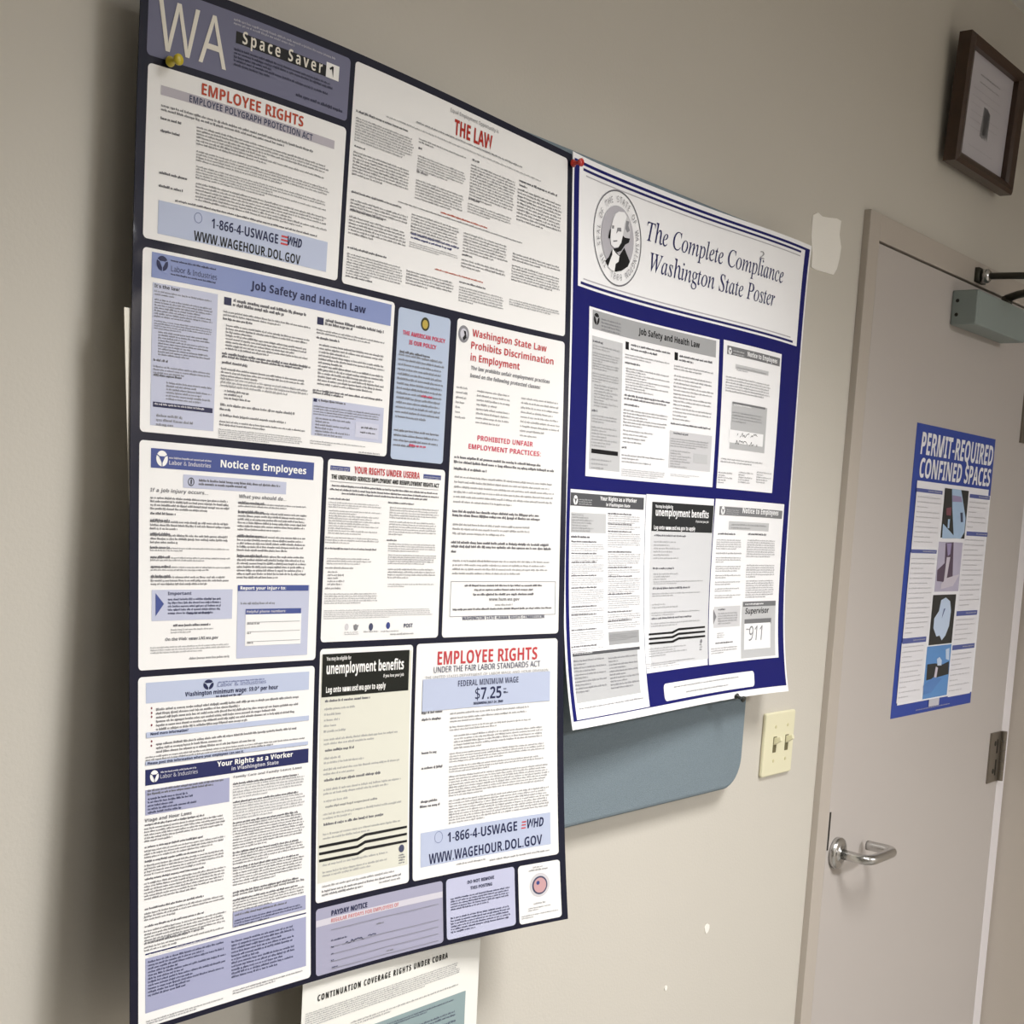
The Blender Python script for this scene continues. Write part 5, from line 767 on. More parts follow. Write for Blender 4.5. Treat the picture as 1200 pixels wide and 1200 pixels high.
PANEL('p1',(.9062,1.6164,1.0715,1.4410),'paper',.004,'white notice headed YOUR RIGHTS UNDER USERRA in red',[
 ('R',.9096,1.6103,.9358,1.6059,'flagblue','emblem'),
 ('R',1.0397,1.6104,1.0655,1.6057,'flagblue','emblem'),
 ('L',.9104,.9351,1.6093,1.6058,2,'palegrey',1,0),
 ('L',1.0409,1.0648,1.6088,1.6053,2,'palegrey',1,0),
 ('T','YOUR RIGHTS UNDER USERRA',.9417,1.0341,1.6050,.0065,'red3',2,'heading',''),
 ('T','THE UNIFORMED SERVICES EMPLOYMENT AND REEMPLOYMENT RIGHTS ACT',.9115,1.0631,1.5977,.0042,'black',2,'heading',''),
 ('L',.91,1.0624,1.5965,1.5952,1,'lightink',2.5000,0),
 ('L',.9126,1.0618,1.5925,1.5904,1,'boldink',1.6000,0),
 ('L',.9101,1.0646,1.5888,1.5867,1,'boldink',1.6000,0),
 ('L',.9264,1.0479,1.5855,1.5834,1,'boldink',1.6000,0),
 ('L',.9088,.9376,1.5798,1.5779,1,'boldink',1.6000,0),
 ('L',.9091,.9814,1.5764,1.5700,3,'lightink',1,3),
 ('L',.9102,.9819,1.5687,1.5449,10,'lightink',1,2),
 ('L',.907,.9824,1.5430,1.5359,3,'lightink',1,3),
 ('L',.9069,.9783,1.5324,1.5304,1,'boldink',1.6000,0),
 ('L',.9103,.9716,1.5229,1.5157,3,'lightink',1,3),
 ('L',.9085,.9472,1.5139,1.5117,1,'lightink',1,0),
 ('L',.9122,.9404,1.5103,1.4955,5,'lightink',1,1),
 ('L',.9095,.9326,1.4943,1.4920,1,'lightink',1,0),
 ('L',.9089,.9831,1.4887,1.4776,5,'lightink',1,5),
 ('L',.9909,1.0286,1.5799,1.5779,1,'boldink',1.6000,0),
 ('L',.9936,1.0658,1.5753,1.5629,5,'lightink',1,5),
 ('L',.9937,1.0630,1.5612,1.5462,6,'lightink',1,6),
 ('L',.9914,1.0074,1.5425,1.5404,1,'boldink',1.6000,0),
 ('L',.9938,1.0644,1.5389,1.5297,4,'lightink',1,4),
 ('L',.9945,1.0643,1.5276,1.5171,5,'ink',1,5),
 ('L',.995,1.0646,1.5136,1.5026,4,'lightink',1,4),
 ('L',.9955,1.0642,1.4982,1.4939,2,'lightink',1,2),
 ('L',.909,1.0644,1.4724,1.4630,5,'lightink',1,9),
 ('E',.9408,1.4552,.0027,.0034,'palegrey2','emblem'),
 ('E',.9531,1.4545,.0026,.0032,'midgrey','emblem'),
 ('E',.9745,1.4545,.003,.0038,'slatedark','emblem'),
 ('E',.9988,1.4553,.0028,.0035,'flagblue','emblem'),
 ('P',((.9494,1.4567),(.9572,1.4569),(.9551,1.4519),(.9527,1.4536)),'ink','emblem'),
 ('T','POST',1.0212,1.0339,1.4528,.0039,'slatedark',2,'heading',''),
 ('L',.9381,.9587,1.4507,1.4470,2,'lightink',1,0),
 ('L',.9647,.9855,1.4507,1.4490,1,'lightink',1,0),
 ('L',.9887,1.0140,1.4504,1.4487,1,'lightink',1,0),
 ('L',1.0021,1.0361,1.4474,1.4453,1,'lightink',1,0),
])
PANEL('p1',(.6859,1.4187,.8994,1.1097),'paper',.004,'tall white notice on the minimum wage and Your Rights as a Worker',[
 ('R',.6942,1.4136,.8922,1.3960,'bluelav','colour_band'),
 ('G',.7651,1.4081,.0061,.0045,'navyink','bluelav','emblem'),
 ('L',.7765,.8339,1.4102,1.4086,1,'midblue',1.6000,0),
 ('T','Labor & Industries',.7759,.8359,1.4054,.0035,'midblue',0,'heading',''),
 ('T','Washington minimum wage: $9.04 per hour',.738,.8515,1.3991,.0039,'navyink',2,'heading',''),
 ('L',.7742,.806,1.3978,1.3957,1,'slatedark',1.6000,0),
 ('L',.7054,.8812,1.3916,1.3710,6,'ink',1,2),
 ('E',.7004,1.3916,.0009,.001,'maroon','bullet'),
 ('E',.7005,1.3875,.0009,.001,'maroon','bullet'),
 ('E',.7005,1.3842,.0009,.001,'maroon','bullet'),
 ('E',.7005,1.3770,.0009,.001,'maroon','bullet'),
 ('E',.7005,1.3630,.0009,.001,'maroon','bullet'),
 ('E',.7002,1.3592,.0009,.001,'maroon','bullet'),
 ('R',.6943,1.3711,.8931,1.3664,'bluelav','colour_band'),
 ('T','Need more information?',.6989,.7418,1.3683,.0023,'navyink',2,'heading',''),
 ('L',.7055,.8801,1.3616,1.3515,3,'ink',1,2),
 ('L',.694,.8892,1.3508,1.3457,2,'ink',.9,2),
 ('L',.8549,.8925,1.3441,1.3421,1,'ink',1,0),
 ('R',.6936,1.3461,.8926,1.3427,'bluelav','colour_band'),
 ('T','Please post this information where your employees can see it.',.6956,.8089,1.3431,.0023,'navyink',2,'heading',''),
 ('R',.6936,1.3389,.8938,1.3251,'navyband','colour_band'),
 ('G',.7035,1.3324,.0048,.0052,'white','navyband','emblem'),
 ('L',.7106,.7519,1.3357,1.3341,1,'palegrey',1.6000,0),
 ('T','Labor & Industries',.7102,.7533,1.3297,.0034,'palegrey',0,'heading',''),
 ('T','Your Rights as a Worker',.7766,.8728,1.3330,.0046,'white',2,'heading',''),
 ('T','in Washington State',.7943,.8541,1.3278,.0033,'palegrey',2,'heading',''),
 ('R',.6936,1.3213,.7921,1.2992,'lav2','colour_band'),
 ('L',.6959,.7852,1.3213,1.3192,1,'boldink',1.6000,0),
 ('L',.6959,.7724,1.3184,1.3163,1,'boldink',1.6000,0),
 ('L',.6963,.7743,1.3146,1.2996,5,'slatedark',1.2000,1),
 ('T','Wage and Hour Laws',.693,.7465,1.2935,.0029,'ink',2,'heading',''),
 ('L',.693,.7619,1.2918,1.2897,1,'boldink',1.6000,0),
 ('L',.6925,.7892,1.2888,1.2752,5,'ink',.9,5),
 ('L',.693,.762,1.2723,1.2702,1,'boldink',1.6000,0),
 ('L',.6925,.7894,1.2691,1.2610,3,'ink',.9,3),
 ('L',.693,.7621,1.2597,1.2576,1,'boldink',1.6000,0),
 ('L',.6925,.7895,1.2564,1.2455,4,'ink',.9,4),
 ('L',.6929,.7622,1.2441,1.2420,1,'boldink',1.6000,0),
 ('L',.6924,.7897,1.2406,1.2241,6,'ink',.9,6),
 ('L',.6929,.7623,1.2176,1.2155,1,'boldink',1.6000,0),
 ('L',.6924,.7898,1.2139,1.2057,3,'ink',.9,3),
 ('L',.6929,.7624,1.2021,1.2000,1,'boldink',1.6000,0),
 ('L',.6924,.7899,1.1982,1.1844,5,'ink',.9,5),
 ('L',.6929,.7624,1.1877,1.1855,1,'boldink',1.6000,0),
 ('L',.6924,.79,1.1837,1.1782,2,'ink',.9,2),
 ('T','Family Care and Family Leave Laws',.797,.8851,1.3203,.0022,'ink',1,'heading',''),
 ('L',.7963,.8812,1.3159,1.3137,1,'boldink',1.6000,0),
 ('L',.7964,.89,1.3138,1.3006,5,'ink',.9,5),
 ('L',.7965,.8816,1.2988,1.2966,1,'boldink',1.6000,0),
 ('L',.7966,.8904,1.2967,1.2808,6,'ink',.9,6),
 ('L',.7967,.882,1.2794,1.2772,1,'boldink',1.6000,0),
 ('L',.7969,.8908,1.2772,1.2533,9,'ink',.9,9),
 ('L',.797,.8824,1.2516,1.2494,1,'boldink',1.6000,0),
 ('L',.7971,.8912,1.2493,1.2386,4,'ink',.9,4),
 ('L',.7971,.8826,1.2372,1.2350,1,'boldink',1.6000,0),
 ('L',.7972,.8914,1.2349,1.2188,6,'ink',.9,6),
 ('L',.7973,.8828,1.2141,1.2118,1,'boldink',1.6000,0),
 ('L',.7973,.8916,1.2117,1.2090,1,'ink',.9,1),
 ('L',.7973,.8828,1.2068,1.2046,1,'boldink',1.6000,0),
 ('L',.7973,.8917,1.2044,1.1936,4,'ink',.9,4),
 ('R',.7974,1.1944,.8922,1.1801,'lav2','colour_band'),
 ('L',.7993,.8669,1.1924,1.1902,1,'boldink',1.6000,0),
 ('L',.7989,.8889,1.1873,1.1795,3,'slatedark',1.1000,3),
 ('R',.6936,1.1767,.893,1.1754,'navyband','title_bar'),
 ('T','Teen Corner',.6972,.7252,1.1733,.0024,'white',2,'heading',''),
 ('L',.728,.7807,1.1761,1.1741,1,'palegrey',1.6000,0),
 ('R',.6936,1.1724,.893,1.1227,'lav2','colour_band'),
 ('L',.6966,.79,1.1700,1.1367,11,'slatedark',1.1000,2),
 ('L',.7958,.879,1.1680,1.1309,11,'slatedark',1.1000,3),
 ('L',.6946,.79,1.1160,1.1116,2,'midgrey',.9,2),
 ('L',.7975,.8917,1.1201,1.1154,2,'midgrey',.9,2),
])
PANEL('p1',(.9061,1.4345,1.0361,1.1829),'paper',.004,'narrow cream notice with black header reading unemployment benefits, in the large dark bordered poster',[
 ('R',.9082,1.4286,1.0341,1.2027,'creampaper','cream_ground'),
 ('R',.9093,1.4294,1.0308,1.3873,'blackgreen','title_bar'),
 ('T','You may be eligible for',.9146,.9482,1.4230,.0036,'white',1,'heading','b'),
 ('T','unemployment benefits',.915,1.0231,1.4098,.0107,'white',2,'heading',''),
 ('T','if you lose your job',.9943,1.0234,1.4028,.003,'white',1,'heading',''),
 ('T','Log onto www.esd.wa.gov to apply',.9151,.998,1.3916,.0056,'white',2,'heading',''),
 ('L',.9145,.9775,1.3846,1.3817,1,'boldink',1.6000,0),
 ('L',.9138,.9729,1.3782,1.3505,5,'lightink',.9,1),
 ('L',.9144,1.0189,1.3471,1.3388,2,'lightink',.9,2),
 ('L',.916,.9568,1.3358,1.3329,1,'boldink',1.6000,0),
 ('L',.9149,.9872,1.3288,1.3198,2,'lightink',.9,1),
 ('L',.9145,1.0246,1.3177,1.3087,2,'lightink',.9,2),
 ('L',.9157,.9949,1.3062,1.3031,1,'boldink',1.6000,0),
 ('L',.915,1.0251,1.2973,1.2894,2,'lightink',.9,2),
 ('L',.9155,.95,1.2853,1.2826,1,'lightink',.9,0),
 ('L',.9181,.9916,1.2799,1.2765,1,'ink',.9,0),
 ('L',.9151,1.0255,1.2728,1.2648,2,'lightink',.9,2),
 ('L',.9159,1.0015,1.2622,1.2590,1,'boldink',1.6000,0),
 ('L',.9151,1.0274,1.2529,1.2446,2,'lightink',.9,2),
 ('P',((.91,1.2408),(.9628,1.2408),(.9736,1.2442),(1.0326,1.2443),(1.0327,1.2419),(.9745,1.2413),(.9638,1.2379),(.91,1.2381)),'black','stripe'),
 ('P',((.9101,1.2337),(.9629,1.2335),(.9736,1.2369),(1.0327,1.2368),(1.0327,1.2343),(.9746,1.2339),(.9638,1.2306),(.9101,1.2310)),'black','stripe'),
 ('P',((.9101,1.2266),(.9629,1.2262),(.9737,1.2296),(1.0328,1.2292),(1.0328,1.2268),(.9747,1.2266),(.9639,1.2233),(.9102,1.2239)),'black','stripe'),
 ('L',.9148,1.0068,1.2216,1.2183,1,'lightink',.9,0),
 ('L',.9149,1.0068,1.2143,1.2074,2,'lightink',.9,2),
 ('E',1.0251,1.2211,.0037,.0041,'slatedark','emblem'),
 ('L',1.0213,1.0309,1.2154,1.2045,4,'midgrey',1.5000,0),
 ('L',.915,1.0165,1.1998,1.1970,1,'lightink',.9,0),
 ('L',.9144,1.0251,1.1949,1.1921,1,'ink',1,0),
 ('L',.9144,.9717,1.1913,1.1885,1,'ink',1,0),
 ('L',.9941,1.0251,1.1911,1.1882,1,'lightink',1,0),
])
PANEL('p1',(1.0414,1.4350,1.2434,1.1828),'paper',.004,'white notice headed EMPLOYEE RIGHTS UNDER THE FAIR LABOR STANDARDS ACT',[
 ('T','EMPLOYEE RIGHTS',1.0720,1.2150,1.4118,.0142,'red3',1,'heading',''),
 ('T','UNDER THE FAIR LABOR STANDARDS ACT',1.0668,1.2191,1.4036,.0064,'slatedark',0,'heading',''),
 ('T','THE UNITED STATES DEPARTMENT OF LABOR WAGE AND HOUR DIVISION',1.0547,1.2302,1.3975,.003,'lightink',0,'heading',''),
 ('R',1.0513,1.3974,1.2329,1.3632,'bluelav','colour_band'),
 ('T','FEDERAL MINIMUM WAGE',1.1021,1.1884,1.3871,.0065,'slatedark',1,'heading',''),
 ('T','$7.25',1.1270,1.1645,1.3712,.0131,'navyink',1,'heading',''),
 ('L',1.1674,1.1728,1.3820,1.3798,1,'slatedark',1.6000,0),
 ('L',1.1675,1.1749,1.3780,1.3754,1,'slatedark',1.6000,0),
 ('T','BEGINNING JULY 24, 2009',1.1251,1.1667,1.3660,.0028,'navyink',1,'heading',''),
 ('L',1.0510,1.0836,1.3632,1.3602,1,'boldink',1.6000,0),
 ('L',1.0516,1.0807,1.3560,1.3530,1,'boldink',1.6000,0),
 ('L',1.0522,1.0742,1.3203,1.3173,1,'boldink',1.6000,0),
 ('L',1.0526,1.0836,1.3040,1.3010,1,'boldink',1.6000,0),
 ('L',1.0521,1.0765,1.2682,1.2652,1,'boldink',1.6000,0),
 ('L',1.0510,1.0820,1.2630,1.2600,1,'boldink',1.6000,0),
 ('L',1.0921,1.2048,1.3600,1.3564,1,'lightink',1,1),
 ('L',1.0923,1.2031,1.3549,1.3480,2,'lightink',1,2),
 ('L',1.0918,1.2085,1.3452,1.3388,2,'lightink',1,2),
 ('L',1.0984,1.2263,1.3354,1.3186,5,'lightink',1,5),
 ('L',1.0922,1.2281,1.3160,1.3044,4,'lightink',1,4),
 ('L',1.0920,1.2246,1.3018,1.2934,3,'lightink',1,3),
 ('L',1.0919,1.2326,1.2910,1.2673,8,'lightink',1,8),
 ('L',1.0922,1.2330,1.2646,1.2374,9,'lightink',1,9),
 ('R',1.0524,1.2333,1.2331,1.1960,'bluelav','colour_band'),
 ('O',1.0778,1.2256,.0058,.0064,.0006,'midblue','emblem'),
 ('T','1-866-4-USWAGE',1.0905,1.1877,1.2181,.0107,'navyink',1,'heading',''),
 ('T','WHD',1.2000,1.2230,1.2187,.0103,'navyink',2,'heading','it'),
 ('R',1.1942,1.2275,1.2001,1.2261,'red','emblem'),
 ('R',1.1938,1.2240,1.1997,1.2226,'red','emblem'),
 ('R',1.1934,1.2205,1.1993,1.2191,'red','emblem'),
 ('T','WWW.WAGEHOUR.DOL.GOV',1.0640,1.2214,1.1979,.0111,'navyink',1,'heading',''),
 ('L',1.1030,1.1442,1.1929,1.1907,1,'lightink',1,0),
 ('L',1.1495,1.2332,1.1906,1.1883,1,'lightink',1,0),
])
PANEL('p1',(.9065,1.1769,1.0836,1.1086),'lavdark',.004,'lavender strip headed PAYDAY NOTICE with handwriting',[
 ('R',.9066,1.1653,1.0832,1.1587,'lavlight','colour_band'),
 ('T','PAYDAY NOTICE',.9276,.9773,1.1669,.0052,'navyink',2,'heading',''),
 ('T','REGULAR PAYDAYS FOR EMPLOYEES OF',.927,1.0212,1.1600,.0039,'redpale',1,'heading',''),
 ('L',.927,.9495,1.1424,1.1402,1,'slatedark',.8,0),
 ('L',.9901,1.0021,1.1475,1.1457,1,'midgrey',1.6000,0),
 ('L',1.0037,1.0146,1.1161,1.1143,1,'midgrey',1.6000,0),
 ('L',.927,1.0771,1.1527,1.1522,1,'midgrey',3,0),
 ('L',.9269,1.0768,1.1352,1.1348,1,'midgrey',3,0),
 ('L',.9269,1.0766,1.1277,1.1272,1,'midgrey',3,0),
 ('L',.9269,1.0765,1.1201,1.1196,1,'midgrey',3,0),
 ('L',.9278,1.0763,1.1124,1.1120,1,'midgrey',3,0),
 ('H',.9269,.9906,1.1342,.0038,'slatedark',7),
 ('L',.9269,.9298,1.1286,1.1268,1,'slatedark',1.6000,0),
 ('L',.9268,.9313,1.1220,1.1203,1,'slatedark',1.6000,0),
 ('L',.9278,.9365,1.1145,1.1128,1,'slatedark',1.6000,0),
])
PANEL('p1',(1.0885,1.1772,1.1834,1.1098),'lavblue',.004,'small pale blue box headed DO NOT REMOVE',[
 ('T','DO NOT REMOVE',1.1182,1.1551,1.1677,.0037,'slatedark',2,'heading',''),
 ('T','THIS POSTING',1.1221,1.1522,1.1607,.0035,'slatedark',2,'heading',''),
 ('L',1.0944,1.1788,1.1560,1.1412,5,'slatedark',.9,5),
 ('L',1.0942,1.1781,1.1346,1.1159,6,'slatedark',.9,6),
])
PANEL('p1',(1.1883,1.1764,1.2443,1.1087),'paper',.004,'small white box with a round blue and red emblem',[
 ('O',1.2166,1.1508,.0132,.0139,.006,'palegrey2','emblem'),
 ('E',1.2166,1.1505,.0101,.0106,'slatedark','emblem'),
 ('E',1.2166,1.1505,.0083,.0088,'pinkflag','emblem'),
 ('E',1.2140,1.1537,.0022,.0023,'flagblue','emblem'),
 ('L',1.2083,1.2226,1.1733,1.1708,1,'lightink',.9,0),
 ('L',1.2025,1.2292,1.1701,1.1678,1,'lightink',.9,0),
 ('L',1.2078,1.2239,1.1310,1.1285,1,'lightink',.9,0),
 ('L',1.2000,1.2321,1.1265,1.1216,2,'lightink',.9,2),
 ('L',1.1910,1.2411,1.1189,1.1140,2,'lightink',.9,2),
])
PANEL('p2',(1.2709,1.9746,1.8247,1.8367),'white2',.0005,'white banner with the state seal reading The Complete Compliance Washington State Poster',[
 ('R',1.2792,1.9715,1.8112,1.9685,'navyband2','rule_line'),
 ('R',1.2854,1.9647,1.8101,1.9633,'palegrey3','rule_line'),
 ('R',1.2830,1.8473,1.7999,1.8458,'palegrey3','rule_line'),
 ('R',1.2771,1.8427,1.8089,1.8396,'navyband2','rule_line'),
 ('O',1.3565,1.9071,.0525,.0564,.0018,'boldink','emblem'),
 ('E',1.3565,1.9071,.0354,.0381,'palegrey3','emblem'),
 ('C','THE SEAL OF THE STATE OF WASHINGTON',1.3565,1.9071,.0425,.0457,.0075,'midgrey',-142,150),
 ('C','1889',1.3565,1.9071,.0425,.0457,.0075,'midgrey',196,168),
 ('P',((1.3468,1.8941),(1.3613,1.8874),(1.3715,1.8988),(1.3847,1.8845),(1.3802,1.8778),(1.3668,1.8706),(1.3534,1.8671),(1.3376,1.8713),(1.3309,1.8759),(1.3388,1.8820),(1.3422,1.8874)),'black','emblem'),
 ('P',((1.3457,1.8939),(1.3535,1.8889),(1.3613,1.8868),(1.3597,1.8800),(1.3534,1.8765),(1.3516,1.8674),(1.3433,1.8676),(1.3365,1.8699),(1.3422,1.8803),(1.3456,1.8857)),'white2','emblem'),
 ('P',((1.3461,1.9328),(1.3563,1.9391),(1.3698,1.9402),(1.3809,1.9329),(1.3834,1.9214),(1.3817,1.9115),(1.3738,1.9052),(1.3650,1.9130),(1.3583,1.9164),(1.3448,1.9184)),'grey80','emblem'),
 ('P',((1.3730,1.9313),(1.3797,1.9315),(1.3781,1.9264),(1.3818,1.9211),(1.3762,1.9176),(1.3718,1.9215)),'midgrey2','emblem'),
 ('P',((1.3650,1.9130),(1.3716,1.9108),(1.3823,1.9117),(1.3805,1.9065),(1.3726,1.9026),(1.3647,1.8940),(1.3558,1.8905),(1.3468,1.8929),(1.3580,1.8963),(1.3637,1.9033)),'black','emblem'),
 ('P',((1.3449,1.9278),(1.3495,1.9347),(1.3563,1.9385),(1.3676,1.9403),(1.3731,1.9361),(1.3696,1.9270),(1.3668,1.9134),(1.3637,1.9033),(1.3581,1.8969),(1.3490,1.8945),(1.3418,1.8967),(1.3401,1.9045),(1.3406,1.9152)),'white2','emblem'),
 ('P',((1.3538,1.9191),(1.3617,1.9207),(1.3628,1.9161),(1.3560,1.9154),(1.3519,1.9116)),'midgrey','emblem'),
 ('P',((1.3425,1.9197),(1.3470,1.9200),(1.3465,1.9164),(1.3425,1.9158)),'midgrey','emblem'),
 ('P',((1.3457,1.9024),(1.3548,1.9045),(1.3547,1.9030),(1.3464,1.9008)),'midgrey','emblem'),
 ('P',((1.3379,1.9123),(1.3406,1.9152),(1.3396,1.9033),(1.3360,1.9037)),'black','emblem'),
 ('T','The Complete Compliance',1.4200,1.7618,1.9172,.0231,'navyserif',0,'heading','serif'),
 ('T','Washington State Poster',1.4300,1.7401,1.8816,.0226,'navyserif',0,'heading','serif'),
 ('T','2',1.6911,1.7027,1.9414,.0098,'midgrey2',0,'pencil_mark',''),
])
PANEL('p2',(1.2981,1.8179,1.5953,1.6222),'white2',.0005,'grey printed sheet headed Job Safety and Health Law on the navy poster',[
 ('R',1.3054,1.8152,1.5869,1.7932,'grey60','colour_band'),
 ('G',1.3143,1.8055,.0063,.0069,'black','grey60','emblem'),
 ('L',1.3253,1.3699,1.8089,1.7934,4,'midgrey',.8,0),
 ('T','Job Safety and Health Law',1.4080,1.5473,1.8008,.0078,'black',2,'heading',''),
 ('R',1.3051,1.7852,1.3732,1.6310,'grey75','colour_band'),
 ('R',1.3092,1.6548,1.3683,1.6497,'black','title_bar'),
 ('L',1.3068,1.3299,1.7805,1.7776,1,'boldink',1.6000,0),
 ('L',1.3070,1.3696,1.7760,1.7694,2,'lightink',.8,2),
 ('L',1.3071,1.3670,1.7675,1.7463,7,'lightink',1,4),
 ('L',1.3074,1.3677,1.7438,1.7315,4,'lightink',.9,4),
 ('L',1.3119,1.3663,1.7308,1.7035,8,'lightink',.9,2),
 ('L',1.3078,1.3212,1.7004,1.6977,1,'boldink',1.6000,0),
 ('L',1.3082,1.3664,1.6951,1.6848,3,'lightink',.9,3),
 ('L',1.3088,1.3671,1.6817,1.6570,7,'lightink',.9,2),
 ('L',1.3101,1.3667,1.6447,1.6303,3,'lightink',.9,1),
 ('R',1.3797,1.7883,1.3871,1.7790,'black','emblem'),
 ('L',1.3917,1.4801,1.7875,1.7842,1,'boldink',1.6000,0),
 ('L',1.3918,1.4513,1.7823,1.7790,1,'boldink',1.6000,0),
 ('L',1.3788,1.4804,1.7746,1.7677,2,'lightink',.9,2),
 ('L',1.3790,1.4137,1.7645,1.7617,1,'boldink',1.6000,0),
 ('L',1.3811,1.4811,1.7582,1.7289,9,'lightink',.9,2),
 ('L',1.3790,1.4828,1.7255,1.7227,1,'boldink',1.6000,0),
 ('L',1.3787,1.4733,1.7215,1.7187,1,'boldink',1.6000,0),
 ('L',1.3790,1.4133,1.7143,1.7115,1,'boldink',1.6000,0),
 ('L',1.3778,1.4788,1.7080,1.6862,6,'lightink',.9,3),
 ('L',1.3782,1.4705,1.6839,1.6658,4,'lightink',.9,1),
 ('L',1.3768,1.3888,1.6623,1.6595,1,'boldink',1.6000,0),
 ('L',1.3770,1.4777,1.6538,1.6420,3,'lightink',.9,2),
 ('L',1.3774,1.4792,1.6359,1.6261,4,'lightink',.9,4),
 ('R',1.4897,1.7890,1.4974,1.7791,'black','emblem'),
 ('L',1.5007,1.5805,1.7870,1.7835,1,'boldink',1.6000,0),
 ('L',1.4998,1.5346,1.7819,1.7784,1,'boldink',1.6000,0),
 ('L',1.4889,1.5855,1.7735,1.7661,2,'lightink',.9,2),
 ('L',1.4894,1.5846,1.7616,1.7025,13,'lightink',.9,3),
 ('L',1.4855,1.5821,1.6999,1.6972,1,'boldink',1.6000,0),
 ('R',1.4840,1.6896,1.5861,1.6422,'grey80','colour_band'),
 ('L',1.4927,1.5281,1.6882,1.6853,1,'boldink',1.6000,0),
 ('L',1.4866,1.5795,1.6811,1.6689,4,'lightink',.9,4),
 ('L',1.4876,1.5376,1.6659,1.6429,7,'lightink',.9,2),
 ('R',1.5420,1.6640,1.5773,1.6522,'grey75','colour_band'),
 ('L',1.4893,1.5619,1.6354,1.6316,2,'lightink',.8,2),
])
PANEL('p2',(1.6058,1.8192,1.7735,1.6217),'white2',.0005,'smaller printed sheet headed Notice to Employees beside the job safety sheet on the navy poster',[
 ('R',1.6152,1.8129,1.7683,1.8013,'grey45','colour_band'),
 ('G',1.6222,1.8060,.0044,.0048,'white2','grey45','emblem'),
 ('L',1.6305,1.6607,1.8085,1.8062,1,'grey75',1.6000,0),
 ('L',1.6307,1.6610,1.8045,1.8022,1,'grey75',1.6000,0),
 ('T','Notice to Employees',1.6691,1.7589,1.8044,.0063,'white2',2,'heading',''),
 ('R',1.6378,1.7904,1.7334,1.7844,'grey75','colour_band'),
 ('L',1.6417,1.7274,1.7878,1.7815,2,'lightink',1,2),
 ('L',1.6142,1.7452,1.7731,1.7509,6,'lightink',.8,6),
 ('R',1.6332,1.7395,1.7361,1.6762,'grey70','colour_band'),
 ('R',1.6349,1.7397,1.7297,1.7370,'grey45','title_bar'),
 ('L',1.6384,1.6874,1.7371,1.7345,1,'white2',1.6000,0),
 ('L',1.6359,1.7242,1.7275,1.7118,4,'lightink',1,4),
 ('R',1.6305,1.7020,1.7290,1.6847,'white2','blank_box'),
 ('H',1.6515,1.7159,1.6934,.0075,'black',3),
 ('H',1.6488,1.7196,1.6829,.0063,'black',4),
 ('L',1.6122,1.7382,1.6635,1.6558,2,'lightink',.8,2),
 ('L',1.6081,1.6482,1.6444,1.6281,5,'lightink',.8,2),
 ('L',1.6635,1.7071,1.6474,1.6308,5,'lightink',.8,2),
 ('L',1.7175,1.7662,1.6504,1.6334,5,'lightink',.8,2),
])
